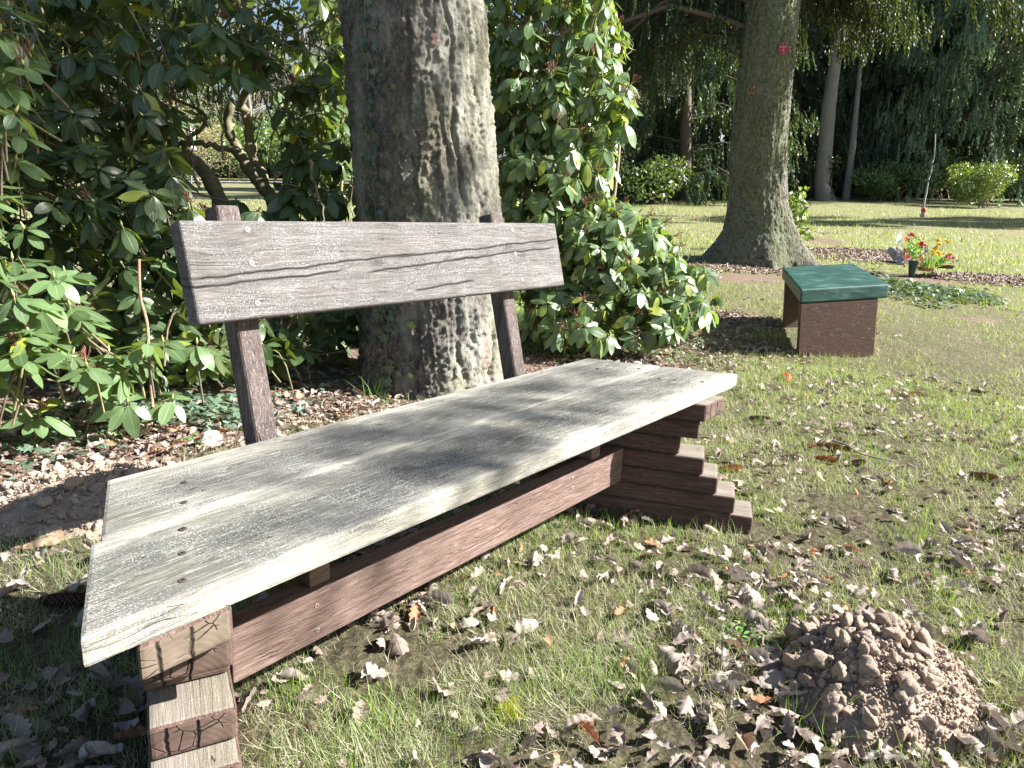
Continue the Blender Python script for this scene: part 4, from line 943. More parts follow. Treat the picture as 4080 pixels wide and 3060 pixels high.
# ------------------------------------------------------------------ grass
def scatter2(mb, tv, tq, tt, tuv, P, Rm, sc, col, m=0):
    n0 = mb.n; mb.scatter(tv, tq, P, Rm, sc, tuv, col, m); k = len(P); n = tv.shape[-2]
    F = (tt[None]+(np.arange(k)*n)[:, None, None]).reshape(-1, 3); mb.L.append((F+n0).ravel()); mb.T.append(np.full(len(F), 3)); mb.M.append(np.full(len(F), m))
def blade(bend, w=.028, twist=0.):
    V = [[0, -w, 0], [0, w, 0], [.5, w*.8, bend*.28], [.5, -w*.8, bend*.28], [1, 0, bend]]
    return A(V)
BL = A([blade(.1), blade(.35), blade(-.3), blade(.6), blade(-.15)]); BQ = A([[0, 1, 2, 3]]); BT = A([[3, 2, 4]]); BU = A([[0, -1, 0], [0, 1, 0], [.5, 1, 0], [.5, -1, 0], [1, 0, 0]])
def clear(x, y):
    """where grass can grow: not under the leg stacks, the mole hills or the trunk"""
    ok = np.ones(len(x), bool)
    for (a, b, rx, ry) in MOUNDS: ok &= ((x-a)/rx)**2+((y-b)/ry)**2 > .95
    for (ox, oy, th, s, w) in ((1.747, -.03, TH, 1, .14), (.192, 0, -TH, -1, .125)):
        c, q = math.cos(-th), math.sin(-th); lx = c*(x-ox)-q*(y-oy); ly = q*(x-ox)+c*(y-oy); lx = lx*s
        ok &= ~((lx > -.008) & (lx < w+.008) & (ly > -.185) & (ly < .54))
    ok &= (x-T1.P[1][0])**2+(y-T1.P[1][1])**2 > .40**2
    return ok
def polar(n, r0, r1, g, e=1.0, half=50):
    a = (g.uniform(-half, half, n))*math.pi/180+.896; u = g.random(n)
    r = (r0**(e)+(r1**e-r0**e)*u)**(1/e)
    return CAM[0]+r*np.sin(a), CAM[1]+r*np.cos(a), r
g = np.random.default_rng(77)
gm = MB()
def sow(n, r0, r1, length, wid, tilt, cols, g, e, clump, thr, bare=.5, jl=.35):
    x, y, r = polar(n, r0, r1, g, e); c = fbm(np.stack([x*clump, y*clump, 0*x], -1), 3, 8); s = soilness(x, y)
    ok = clear(x, y) & (c+g.normal(size=n)*.05 > thr) & (g.random(n) > s*1.5-.1+bare*0)
    x, y, r, c = x[ok], y[ok], r[ok], c[ok]; n = len(x)
    P = np.stack([x, y, tern(x, y)-.002+.010*(vnoise(np.stack([x*38, y*38, 0*x], -1), 9)-.5)*(r < 8)], -1)
    az = g.uniform(0, 6.283, n); t = g.uniform(*tilt, n)
    X = np.stack([np.cos(az)*np.sin(t), np.sin(az)*np.sin(t), np.cos(t)], -1); Z = unit(np.stack([-np.cos(az)*np.cos(t), -np.sin(az)*np.cos(t), np.sin(t)], -1)+g.normal(size=(n, 3))*.3)
    L = length*np.clip(g.normal(1, jl, n), .4, 2.)*(1+.5*np.clip(c-thr, 0, .3)/.3); wd = wid*(1+np.clip(r-2, 0, 12)*.22)
    C = A(cols)[g.integers(0, len(cols), n)]*g.uniform(.7, 1.3, (n, 1))
    scatter2(gm, BL[g.integers(0, 5, n)], BQ, BT, BU, P, rotmats(X, Z), np.stack([L, wd/.028*.5, L], -1), C)
GREEN = [(.12, .21, .055), (.17, .27, .09), (.08, .15, .045), (.25, .33, .13), (.17, .23, .10)]
STRAW = [(.52, .48, .36), (.40, .36, .27), (.66, .62, .50), (.26, .22, .17), (.36, .36, .24)]
sow(160000, .7, 5.0, .026, .0010, (.2, 1.35), GREEN, g, 1.0, 4.5, .40)
sow(190000, .7, 5.0, .034, .0010, (.7, 1.5), STRAW, g, 1.0, 5.4, .33)
sow(60000, .7, 5.0, .050, .0013, (.05, 1.0), [(.13, .25, .05), (.20, .32, .08)], g, 1.0, 6.5, .55)
sow(90000, 4.0, 13.0, .034, .0012, (.1, 1.1), GREEN, g, 1.2, 1.4, .38)
sow(100000, 4.0, 13.0, .034, .0012, (.7, 1.4), STRAW, g, 1.2, 1.4, .26)
sow(26000, 4.6, 10.0, .05, .0015, (.1, .9), [(.20, .36, .05), (.26, .42, .09)], g, 1.2, 1.6, .52)
sow(70000, 10., 26., .05, .003, (.2, 1.2), GREEN+STRAW, g, 1.2, .5, .3)
# taller tufts: round the mole hill, along the far leg stack and by the trunk
for (u, v, n, sp, ln) in ((1790, 1500, 26, .05, .09), (1850, 1560, 26, .05, .08), (1740, 1470, 30, .06, .07), (1890, 1480, 8, .03, .10), (2050, 1520, 10, .05, .05), (1310, 1150, 120, .14, .05), (1480, 1165, 120, .16, .05), (1200, 1180, 80, .12, .04), (1790, 785, 90, .25, .07), (800, 855, 30, .06, .12), (830, 850, 30, .06, .10), (560, 900, 20, .08, .05), (810, 1560, 160, .09, .05), (640, 1500, 120, .08, .05)):
    c = onground(u, v); x = c[0]+g.normal(size=n)*sp*.5; y = c[1]+g.normal(size=n)*sp*.5; t = g.uniform(0, .6, n); az = g.uniform(0, 6.28, n)
    X = np.stack([np.cos(az)*np.sin(t), np.sin(az)*np.sin(t), np.cos(t)], -1); Z = unit(np.cross(X, randdir(n)))
    L = ln*g.uniform(.5, 1.3, n)
    scatter2(gm, BL[g.integers(0, 5, n)], BQ, BT, BU, np.stack([x, y, tern(x, y)-.003], -1), rotmats(X, Z), np.stack([L, np.full(n, .0018/.028*.5), L], -1), A([(.20, .34, .06), (.30, .42, .12)])[g.integers(0, 2, n)])
tag(gm.build('grass', grass_mat, smooth=True), 'short patchy lawn grass, green blades mixed with dry straw', 'grass', kind='stuff')

# tall evergreens far beyond the lawn on the left
for k, (u, d, hgt, rad) in enumerate([(470, 50, 13, 4.2), (620, 54, 9, 4.), (330, 49, 14, 4.5), (180, 47, 13, 4.5), (20, 46, 14, 5), (760, 52, 13, 4.5), (-140, 44, 14, 5)]):
    conifer('far_conifer', ('grey-green tree far beyond the lawn behind the yellow shrub', 'low grey-green tree far beyond the lawn under the patch of blue sky', 'tall grey-green tree far beyond the lawn left of the yellow shrub', 'grey-green tree far away behind the leafy left third of the shaded bush', 'grey-green tree far away behind the low bush at the left edge', 'grey-green tree far away hidden by the left side of the thick trunk', 'grey-green tree far away outside the left border')[k], place(u, d), hgt, rad, 90, 60, 1.1, 500+k, .6, .3, .6, .2, (2.6, 2.6, 2.0), group='far trees beyond the lawn')

# ------------------------------------------------------------------ fallen oak leaves
def oak_variant(seed):
    g = np.random.default_rng(seed); na, nc = 25, 7; t = np.linspace(0, 1, na); c = np.linspace(-1, 1, nc)
    lob = g.integers(3, 6); p = g.uniform(0, 1); w = .27*np.sin(math.pi*np.clip(t, 0, 1)**1.25)**.7*(.70+.38*np.abs(np.sin(math.pi*(lob*t+p*.3)))); w = np.where(t < .14, .012, w); w[-1] = .02
    w2 = w*g.uniform(.85, 1.15, na)
    T, C = np.meshgrid(t, c, indexing='ij'); Y = np.where(C > 0, C*w[:, None], C*w2[:, None])
    k1, k2, k3 = g.uniform(-1.7, 1.9), g.uniform(-.9, .9), g.uniform(-.5, .5)
    fold = g.uniform(-.5, .9)
    Z = k1*Y**2+k2*(T-.5)**2+k3*Y*(T-.5)*2+fold*np.abs(Y)+.10*(fbm(np.stack([T*4+seed, Y*6, 0*T], -1), 3, seed)-.45)+.05*np.sin(T*22+seed)*np.abs(C)*.5
    X = T-.12*k2**2*np.abs(T-.5)*2
    if g.random() < .35:      # rolled edge
        q = np.clip(C, 0, 1)**2*g.uniform(.5, 1.2); Y = Y*(1-q*.6); Z = Z+q*.18
    V = np.stack([X-.5, Y, Z-Z.min()*.5], -1).reshape(-1, 3)
    i = np.arange(na-1)[:, None]*nc; j = np.arange(nc-1)[None]; F = np.stack([i+j, i+j+nc, i+j+nc+1, i+j+1], -1).reshape(-1, 4)
    return V, F, np.stack([T, C, 0*T], -1).reshape(-1, 3)
NV = 16; OV = [oak_variant(100+k) for k in range(NV)]; OVV = A([o[0] for o in OV]); OF, OU = OV[0][1], OV[0][2]
g = np.random.default_rng(99)
def leafspots():
    x, y, r = polar(12500, .75, 5.2, g, 1.1, 47); c = fbm(np.stack([x*2.2, y*2.2, 0*x], -1), 3, 55)
    ok = (c+g.normal(size=len(x))*.20 > .46); x1, y1 = x[ok], y[ok]
    x, y, r = polar(2600, 5.0, 13, g, 1., 47); c = fbm(np.stack([x*1.1, y*1.1, 0*x], -1), 3, 56); ok = c+g.normal(size=len(x))*.08 > .56; x2, y2 = x[ok], y[ok]
    q = []
    for (u, v, ru, rd, n) in ((1520, 740, .5, .35, 170), (1620, 770, .5, .25, 120), (1400, 790, .6, .3, 200), (680, 890, .35, .25, 60), (120, 940, .5, .35, 130), (420, 960, .4, .2, 80), (40, 1060, .3, .4, 70), (1760, 505, .6, .3, 90), (1550, 470, 2., .5, 120), (450, 440, 3.5, 2.5, 260), (1250, 1130, .25, .2, 25)):
        p = onground(u, v); rr = np.sqrt(g.random(n)); a = g.uniform(0, 6.28, n); q.append(p[None]+RH*(ru*rr*np.cos(a))[:, None]+FWH*(rd*rr*np.sin(a))[:, None])
    q = np.vstack(q); x = np.concatenate([x1, x2, q[:, 0]]); y = np.concatenate([y1, y2, q[:, 1]]); ok = clear(x, y)
    gx, gy = gb.location[0], gb.location[1]
    return x[ok], y[ok]
lx, ly = leafspots(); n = len(lx)
lr = np.hypot(lx-CAM[0], ly-CAM[1]); lsz = g.uniform(.024, .064, n)*np.where(g.random(n) < .12, 1.25, 1.)
lz = tern(lx, ly)+.008+g.random(n)*.012
az = g.uniform(0, 6.283, n); tl = np.abs(g.normal(size=n))*.28
LX = np.stack([np.cos(az), np.sin(az), g.normal(size=n)*.34], -1); LZ = unit(A([0, 0, 1.])+g.normal(size=(n, 3))*.45)
LM = rotmats(LX, LZ); lv = g.integers(0, NV, n); LP = np.stack([lx, ly, lz], -1)
pu, pv, pd = project(LP); vis = (pu > 5) & (pu < 2207) & (pv > 5) & (pv < 1655) & (pd > .3)
score = np.where(vis, lsz/np.maximum(pd, .3), 0); order = np.argsort(-score); big = order[:300]; rest = order[300:]
protos = []
for k in range(NV):
    m = MB(); m.add(OVV[k], OF, OU); o = m.build('fallen_leaf', oak_mat); protos.append(o)
used = set()
for i in big:
    k = int(lv[i])
    if k not in used: o = protos[k]; used.add(k)
    else: o = protos[k].copy(); COL.objects.link(o)
    s = lsz[i]*1.15; Mx = Matrix([[LM[i][a][b]*s for b in range(3)]+[LP[i][a]] for a in range(3)]+[[0, 0, 0, 1]]); o.matrix_basis = Mx
    tag(o, 'one of the larger dry grey-brown oak leaves lying in the grass close to the bench', 'leaf', 'fallen oak leaves near the bench')
for k in range(NV):
    if k not in used: bpy.data.objects.remove(protos[k])
m = MB(); lc4 = A([(.75, .68, .62), (1., .95, .9), (1.3, 1.28, 1.28), (1.55, 1.55, 1.55), (1.25, .75, .45)])[g.choice(5, len(rest), p=[.22, .36, .26, .12, .04])]
m.scatter(OVV[lv[rest]], OF, LP[rest], LM[rest], lsz[rest], OU, lc4)
tag(m.build('leaf_litter', oak_mat), 'scattered small dry oak leaves further off over the lawn and under the bushes', 'leaf litter', kind='stuff')
def single_leaf(label, u, v, size, rot, tint, var=3, tiltv=(0, 0, 1), mat=oak_mat):
    p = onground(u, v); p[2] = tern(p[0], p[1])+.02; m = MB(); V, F, U = OV[var]; m.add(V*size, F, U, A([tint]*len(V))); o = m.build('fallen_leaf', mat)
    Rm = rotmats(A([[math.cos(rot), math.sin(rot), .25]]), A([unit(A(tiltv, float))]))[0]; o.matrix_basis = Matrix([list(map(float, Rm[a]))+[float(p[a])] for a in range(3)]+[[0, 0, 0, 1]])
    tag(o, label, 'leaf')
single_leaf('large orange-brown leaf standing up in the litter in front of the garden bench', 1697, 822, .11, .6, (2.2, .62, .28), 3, (-.5, -.6, .5))
single_leaf('long curled tan leaf on the ground left of the seat end', 95, 1188, .13, -.4, (1.5, 1.25, 1.0), 5, (.3, -.3, 1))
single_leaf('big grey oak leaf upright beside the mole hill', 1450, 1450, .10, 1.2, (.8, .78, .78), 7, (-.7, -.5, .35))
single_leaf('rusty curled leaf standing behind the seat by the left post', 645, 868, .10, .9, (1.6, .8, .5), 9, (-.4, -.6, .5))

# ------------------------------------------------------------------ spruce cones
def cone_mesh(seed):
    g = np.random.default_rng(seed); mb = MB(); L, Rr = .105, .0165
    t = np.linspace(0, 1, 9); P = np.stack([t*L-L/2, 0*t, 0*t], -1); tube(mb, P, Rr*.62*np.sin(math.pi*np.clip(t, .06, .94))**.5, 8, (.35, .22, .15))
    for k in range(150):
        t = (k+.5)/150; a = k*2.39996; r = Rr*.45*math.sin(math.pi*(.06+.88*t))**.5; rad = A([0, math.cos(a), math.sin(a)]); tg = A([0, -math.sin(a), math.cos(a)]); c = A([t*L-L/2, 0, 0])+rad*r
        d = unit(A([.95, 0, 0])+rad*.75); s = .0135*(.55+.6*math.sin(math.pi*t)); w = .0052
        V = [c-tg*w*.5, c+tg*w*.5, c+d*s*.6+tg*w*1.1+rad*.001, c+d*s*.6-tg*w*1.1+rad*.001, c+d*s+rad*.0025]
        mb.add(V, [[0, 1, 2, 3]], None, A([1, .8, .6])*g.uniform(.4, .8)); mb.add(V, [[3, 2, 4]], None, A([1.2, 1., .8])*g.uniform(.6, 1.2))
    return mb
def conemat(name, c):
    m = N(name); m.out(m.mix(1., m.attr('tint').outputs['Color'], c, 'MULTIPLY'), .6, None, .3); return m.m
cones = {'brown': conemat('cone_brown', (.26, .16, .11)), 'grey': conemat('cone_grey', (.17, .13, .115)), 'orange': conemat('cone_orange', (.48, .22, .10)), 'tan': conemat('cone_tan', (.55, .36, .25))}
cone0 = {}
for k, m_ in cones.items(): cone0[k] = None
for (lab, su, sv, L, rot, kind) in (
    ('dark spruce cone with pale scale tips in the grass right of the leg stack', 3022, 1683, .095, -.1, 'grey'),
    ('big grey-brown spruce cone beside the orange one on the lawn', 3306, 1794, .11, -.45, 'brown'),
    ('orange-brown spruce cone below the big grey-brown one', 3285, 1842, .085, -.35, 'orange'),
    ('light brown spruce cone at the right side of the stepped leg beams', 2908, 1880, .095, .25, 'tan'),
    ('dark spruce cone in the leaves right of the orange cone', 3414, 1855, .075, .3, 'grey'),
    ('tan spruce cone in the grass far right of the bench end', 3642, 1582, .10, .15, 'tan'),
    ('dark spruce cone next to the tan one in the leaf clump', 3895, 1570, .08, -.9, 'grey'),
    ('brown spruce cone alone in the grass above the mole hill', 3908, 1911, .10, -.35, 'brown'),
    ('short dark spruce cone left of the big grey-brown one', 3199, 1786, .05, 1.2, 'brown'),
    ('spruce cone in the deep shade left of the seat end', 262, 2412, .12, .12, 'grey'),
    ('round brown spruce cone behind the seat at the foot of the thick trunk', 1395, 1642, .06, .8, 'orange'),
    ('spruce cone under the sunlit rhododendron behind the far seat end', 2635, 1425, .09, .2, 'brown'),
    ('spruce cone half hidden under the rail', 2228, 2042, .085, .35, 'brown')):
    if cone0[kind] is None: cone0[kind] = cone_mesh(5).build('spruce_cone', cones[kind]); o = cone0[kind]
    else: o = cone0[kind].copy(); COL.objects.link(o)
    p = onground(su/PX, sv/PX); z = tern(p[0], p[1])+.017
    X = unit(RH*math.cos(rot)+FWH*math.sin(rot)); Rm = rotmats(A([X]), A([[.1, .1, 1.]]))[0]*(L/.105); o.matrix_basis = Matrix([list(map(float, Rm[a]))+[float([p[0], p[1], z][a])] for a in range(3)]+[[0, 0, 0, 1]])
    tag(o, lab, 'cone', 'spruce cones in the grass')

# ------------------------------------------------------------------ trees standing out of frame on the sunny side; their boughs dapple the place
TE = math.tan(SEL); Kd = A([math.sin(SAZ), math.cos(SAZ), 0]); Ed = A([-math.cos(SAZ), math.sin(SAZ), 0])
def shade_pos(P, k):
    """the point k metres further towards the sun (horizontal distance) from P"""
    return A(P)+Kd*k+A([0, 0, TE*k])
def clump(mb, c, rad, n, size, g, col=(1, 1, 1)):
    P = c+g.normal(size=(n, 3))*.5*A(rad)[0]*Ed+g.normal(size=(n, 1))*.5*A(rad)[1]*Kd+g.normal(size=(n, 1))*.5*A(rad)[2]*A([0, 0, 1.])
    P = c+(g.normal(size=(n, 1))*.5*rad[0])*Ed+(g.normal(size=(n, 1))*.5*rad[1])*Kd+(g.normal(size=(n, 1))*.5*rad[2])*A([0, 0, 1.])
    sprays(mb, P, unit(g.normal(size=(n, 3))*.6-UP), size*g.uniform(.5, 1.2, n), A(col)*g.uniform(.7, 1.3, (n, 1)), g)
g = np.random.default_rng(202)
tb0 = Kd*9.2+Ed*(-2.2); ot = empty('spruce_tree', tb0); tag(ot, 'tall spruce beside the photographer whose boughs shade the bench', 'tree')
m = MB(); tube(m, spline([tb0-UP*.3, tb0+UP*5, tb0+UP*14], 14), np.linspace(.26, .05, 14), 12, (.15, .12, .10)); m.build('trunk', twig_mat, ot, off=ot.location)
cr = MB(); bt = MB(); cl = []
for (u, v, a, b, n) in ((917, 958, .17, .045, 26), (1065, 880, .16, .04, 22), (775, 948, .13, .04, 16), (1222, 812, .15, .04, 20), (897, 1018, .12, .05, 12), (1120, 858, .08, .03, 8), (620, 1080, .10, .04, 8)):
    cl.append((shade_pos(ray_plane(u, v, (0, 0, .45), zp), 6.6+g.normal()*.3), (a*1.9, .25, b*2.4), n*3, .15))
for k in range(30):     # dense boughs higher up, shading the back of the left rhododendron
    e, q, kk = g.uniform(1.7, 3.0), g.uniform(2.3, 5.0), g.uniform(7, 9)
    cl.append((Ed*e+Kd*kk+A([0, 0, q+TE*kk]), (.8, .8, .45), 46, .42))
for k in range(26):     # thinner ones, dappling the thick trunk
    e, q, kk = g.uniform(2.62, 3.2), g.uniform(.3, 2.6), g.uniform(7, 9)
    cl.append((Ed*e+Kd*kk+A([0, 0, q+TE*kk]), (.16, .3, .2), 7, .26))
for c, rad, n, sz in cl:
    clump(cr, c, rad, n, sz, g); a = tb0+UP*(c[2]-tb0[2]-.2+.15*np.linalg.norm((c-tb0)[:2]))
for k in range(14):
    c = cl[7+2*k][0]; a = tb0+UP*(c[2]-.4); tube(bt, spline([a, (a+c)/2+UP*.25, c], 8), np.linspace(.03, .006, 8), 4, (.13, .1, .08))
cr.build('crown', spruce_mat, ot, off=ot.location); bt.build('boughs', twig_mat, ot, off=ot.location)
def gat(lat, dep):
    p = CAM+RH*lat+FWH*dep; p[2] = ter(p[0], p[1]); return p
conifer('spruce_tree', 'spruce standing beyond the right edge of the lawn', gat(25, 17.5), 16, 3.2, 90, 60, .7, 301, 1.5, .5, .8, .25, (.9, 1, .9))

# ------------------------------------------------------------------ things on and around the tagged spruce
def text_mesh(body, size, ext=.0006):
    c = bpy.data.curves.new('t', 'FONT'); c.body = body; c.size = size; c.align_x = 'CENTER'; c.align_y = 'CENTER'; c.extrude = ext
    o = bpy.data.objects.new('t', c); COL.objects.link(o); bpy.context.view_layer.update()
    me = bpy.data.meshes.new_from_object(o.evaluated_get(bpy.context.evaluated_depsgraph_get())); bpy.data.objects.remove(o); return me
tag_red = N('red_enamel').out((.36, .012, .045), .35, None, .5); tag_white = N('pink_white_paint').out((.85, .60, .68), .5)
h, ph = T2.at_px(1688, 118); p, D = T2.surf(A([h]), A([ph])); p, D = p[0], D[0]; D = unit(D*.6+T2.tc*.75)
tr_ = empty('tree_tag', p+D*.03); tag(tr_, 'round dark red number plate with white lettering nailed to the spruce trunk', 'sign')
Zt = D; Xt = unit(np.cross(UP, Zt)); Yt = np.cross(Zt, Xt)
bm = bmesh.new(); bmesh.ops.create_cone(bm, cap_ends=True, segments=48, radius1=.064, radius2=.064, depth=.004); bmesh.ops.bevel(bm, geom=[e for e in bm.edges if len(e.link_faces) == 2 and e.calc_face_angle() > 1], offset=.0012, segments=2, affect='EDGES')
me = bpy.data.meshes.new('plate'); bm.to_mesh(me); bm.free(); me.materials.append(tag_red); po = bpy.data.objects.new('plate', me); COL.objects.link(po); po.parent = tr_
tr_.matrix_basis = Matrix([[Xt[a], Yt[a], Zt[a], (p+D*.03)[a]] for a in range(3)]+[[0, 0, 0, 1]])
bm = bmesh.new()
for body, sz, y in (('Patenbaum', .0205, .022), ('71', .026, -.017)):
    tmx = text_mesh(body, sz); k = len(bm.verts); bm.from_mesh(tmx); bm.verts.ensure_lookup_table()
    for v_ in bm.verts[k:]: v_.co += Vector((0, y, .0030))
me = bpy.data.meshes.new('inscription'); bm.to_mesh(me); bm.free(); me.materials.append(tag_white); po = bpy.data.objects.new('inscription', me); COL.objects.link(po); po.parent = tr_
nl = MB(); nl.add([[-.002, .063, .0024], [.001, .063, .0024], [.009, -.062, .0024], [.006, -.062, .0024]], [[0, 1, 2, 3]], None, (.6, .3, .36)); nl.build('scratch', plain_mat, tr_)
def bark_mark(T, root, name, u, v, w, hh, col, seed, n=60):
    """sprayed forest mark: little flakes of paint lying on the bark"""
    g = np.random.default_rng(seed); m = MB()
    for _ in range(n):
        a = g.uniform(0, 6.28); q = 1 if name == 'paint_mark' else g.random()**.5; du, dv = q*w*math.cos(a), q*hh*math.sin(a)
        if name == 'paint_mark' and dv < -hh*.4: continue
        h, ph = T.at_px(u+du, v+dv); p, D = T.surf(A([h]), A([ph])); p, D = p[0]+D[0]*.004, D[0]; X = unit(np.cross(D, UP)); s = g.uniform(.006, .016)
        m.add([p+X*s*math.cos(t)*g.uniform(.6, 1)+UP*s*math.sin(t)*g.uniform(.6, 1.2) for t in np.linspace(0, 5.5, 7)], [[0, 1, 2, 3], [0, 3, 4, 5]], None, A(col)*g.uniform(.8, 1.2))
    m.build(name, plain_mat, root, off=root.location)
bark_mark(T2, tree2, 'paint_mark', 1624, 201, 7, 9, (.75, .16, .07), 1, 46)
bark_mark(T1, tree1, 'faded_patch', 944, 112, 6, 11, (.30, .17, .15), 2, 18)

# leaning stick with red grave light, sign on the shaded trunk, pole beyond the lawn
def lathe(mb, prof, n=20, col=None, m=0, c=(0, 0, 0)):
    ph = np.linspace(0, 2*math.pi, n, endpoint=False); V = [[c[0]+r*math.cos(a), c[1]+r*math.sin(a), c[2]+z] for r, z in prof for a in ph]
    mb.add(V, [[k*n+j, k*n+(j+1) % n, (k+1)*n+(j+1) % n, (k+1)*n+j] for k in range(len(prof)-1) for j in range(n)], None, col, m)
lp = place(1994, 18.2); stk = empty('leaning_stick', lp); tag(stk, 'thin bent grey sapling stem leaning on the lawn in front of the wood edge', 'sapling')
m = MB(); Pz = [at(1994, 462, 18.2), at(1996, 440, 18.2), at(2003, 400, 18.2), at(2011, 370, 18.1), at(2018, 335, 18), at(2020, 290, 18)]; tube(m, spline(Pz, 26)+.005*g.normal(size=(26, 3)), np.linspace(.028, .014, 26), 6, (.30, .29, .26)); m.build('stem', twig_mat, stk, off=stk.location)
gl = empty('grave_light', lp-FWH*.12); tag(gl, 'small red grave light at the foot of the thin leaning stem', 'candle')
m = MB(); lathe(m, [(0, 0), (.055, 0), (.06, .05), (.045, .09), (.05, .12)], 16, (.35, .34, .36)); m.build('base', plain_mat, gl)
m = MB(); lathe(m, [(.05, .12), (.062, .16), (.06, .21), (.03, .235), (0, .24)], 16, (.75, .06, .05)); m.build('glass', plain_mat, gl)
def panel(name, label, cat, u, v, d, w, hgt, col, parts=()):
    c = at(u, v, d); r = empty(name, c); tag(r, label, cat); m = MB()
    X = RH*w/2; Y = FWH*.015; Z = UP*hgt/2; pts = [sx*X+sy*Y+sz*Z for sz in (-1, 1) for sx, sy in ((-1, -1), (1, -1), (1, 1), (-1, 1))]
    m.add(pts, [[3, 2, 1, 0], [4, 5, 6, 7], [0, 1, 5, 4], [1, 2, 6, 5], [2, 3, 7, 6], [3, 0, 4, 7]], None, col); m.build('panel', plain_mat, r, smooth=False)
    return r, c
nb_, c = panel('white_notice', 'small white notice fixed to the dark shaded trunk right of the big spruce', 'sign', 1717, 381, 28.6, .19, .32, (.75, .77, .85))
pz = place(415, 33.5); dp = empty('decorated_pole', pz); tag(dp, 'slim pole with white ornaments beyond the lawn, framed by the mossy stems', 'pole')
m = MB(); top = at(415, 285, 33.5); tube(m, [pz, (pz+top)/2, top], .05, 8, (.15, .14, .14)); m.build('pole', plain_mat, dp, off=dp.location)
m = MB()
for (u, v, w_, h_) in ((412, 284, .10, .22), (420, 290, .10, .22), (417, 318, .16, .16)):
    c = at(u, v, 33.3)-pz; lathe(m, [(0, -h_), (w_, -h_*.5), (w_*.8, 0), (w_*.3, h_*.5), (0, h_)], 10, (.85, .85, .88), 0, c)
m.build('ornaments', plain_mat, dp)
m = MB(); c = at(417, 304, 33.3)-pz; lathe(m, [(.05, -.2), (.12, -.1), (.12, .1), (.05, .2)], 10, (.05, .30, .10), 0, c); m.build('green_band', plain_mat, dp)
# low pale building at the right border
def boxmb(m, c, X, Y, Z, col):
    pts = [c+sx*X+sy*Y+sz*Z for sz in (-1, 1) for sx, sy in ((-1, -1), (1, -1), (1, 1), (-1, 1))]
    m.add(pts, [[3, 2, 1, 0], [4, 5, 6, 7], [0, 1, 5, 4], [1, 2, 6, 5], [2, 3, 7, 6], [3, 0, 4, 7]], None, col)
hb = place(2225, 30.); hs = empty('white_shed', hb); tag(hs, 'pale blue-white low shed peeping out beside the round bush at the right border', 'shed')
m = MB(); boxmb(m, UP*1.0, RH*1.1, FWH*1.2, UP*1.05, (.70, .74, .90)); m.build('wall', plain_mat, hs, smooth=False)
m = MB(); boxmb(m, UP*2.1, RH*1.25, FWH*1.35, UP*.05, (.25, .24, .24)); m.build('roof', plain_mat, hs, smooth=False)

# path and shaded ground beyond the lawn on the left
def strip(name, lat0, lat1, d0, d1, mat, lift=.012):
    m = MB(); n = 60; L = np.linspace(lat0, lat1, n); V = []
    for l in L:
        for d in (d0, d1):
            w = .25*math.sin(l*.8); p = CAM+RH*l+FWH*(d+w); V.append([p[0], p[1], ter(p[0], p[1])+.05+lift])
    m.add(V, [[2*k, 2*k+2, 2*k+3, 2*k+1] for k in range(n-1)]); o = m.build(name, mat); tag(o, kind='structure'); return o
strip('path', -40, -3, 37.5, 39.6, soilmat('path_gravel', (.20, .19, .19), (.30, .29, .29), (.42, .41, .41)))

# ------------------------------------------------------------------ grave decoration
FD = 8.75
def pxm(u, v, d=FD): return at(u, v, d)
vp = onground(1969, 594); vb = pxm(1969, 592, FD)
vb[2] = min(vb[2], tern(vb[0], vb[1])+.01)
gv = empty('grave_vase', vb); tag(gv, 'dark green cone vase holding the red artificial flowers', 'vase')
m = MB(); lathe(m, [(0, 0), (.030, 0), (.034, .02), (.055, .16), (.066, .185), (.068, .19), (.060, .19), (.050, .16), (.03, .1), (0, .1)], 24, (.012, .050, .050)); m.build('vase', N('vase_green').out((.012, .052, .050), .35, None, .5), gv)
g = np.random.default_rng(404)
def petals(m, c, r, n, col, g, up=.4, wdt=.45):
    n0 = unit(g.normal(size=3)*.6-FWH+UP*.6); X0 = unit(np.cross(n0, UP)); Y0 = np.cross(n0, X0)
    for layer in (1., .7):
        for k in range(n):
            a = 6.283*k/n+g.normal()*.15+layer*3; d = unit(math.cos(a)*X0+math.sin(a)*Y0+n0*up*g.uniform(.3, 1.2)/layer); s = np.cross(d, n0); L = r*layer*g.uniform(.8, 1.15); w = L*wdt
            m.add([c, c+d*L*.35-s*w*.4, c+d*L*.7-s*w*.5-n0*.1*L, c+d*L-n0*.2*L, c+d*L*.7+s*w*.5-n0*.1*L, c+d*L*.35+s*w*.4], [[0, 1, 2, 3], [0, 3, 4, 5]], None, A(col)*g.uniform(.75, 1.2))
m = MB()
for (u, v, r, c) in ((1969, 508, .058, (.62, .10, .05)), (1986, 510, .055, (.75, .30, .20)), (1958, 517, .05, (.80, .03, .03)), (1990, 529, .062, (.72, .01, .04)), (1947, 547, .055, (.70, .12, .06)), (1960, 555, .05, (.65, .03, .02)), (1957, 540, .045, (.55, .06, .03))):
    m = MB(); petals(m, pxm(u, v, FD+g.uniform(-.06, .04)), r, 6, c, g); m.build('red_flower', petal_mat, gv, off=gv.location)
m = MB(); Pf = A([pxm(g.normal(1976, 9), g.normal(540, 12), FD+g.normal()*.03) for _ in range(230)])
m.scatter(RH_V[g.integers(0, 3, 230)], RH_F, Pf, rotmats(randdir(230), randdir(230)), g.uniform(.02, .05, 230), RH_U, A([(1.6, 2.6, 1.2), (3., 3.6, 1.2), (.8, 1.2, .7)])[g.integers(0, 3, 230)]); m.build('foliage', rhodo_mat, gv, off=gv.location)
m = MB()
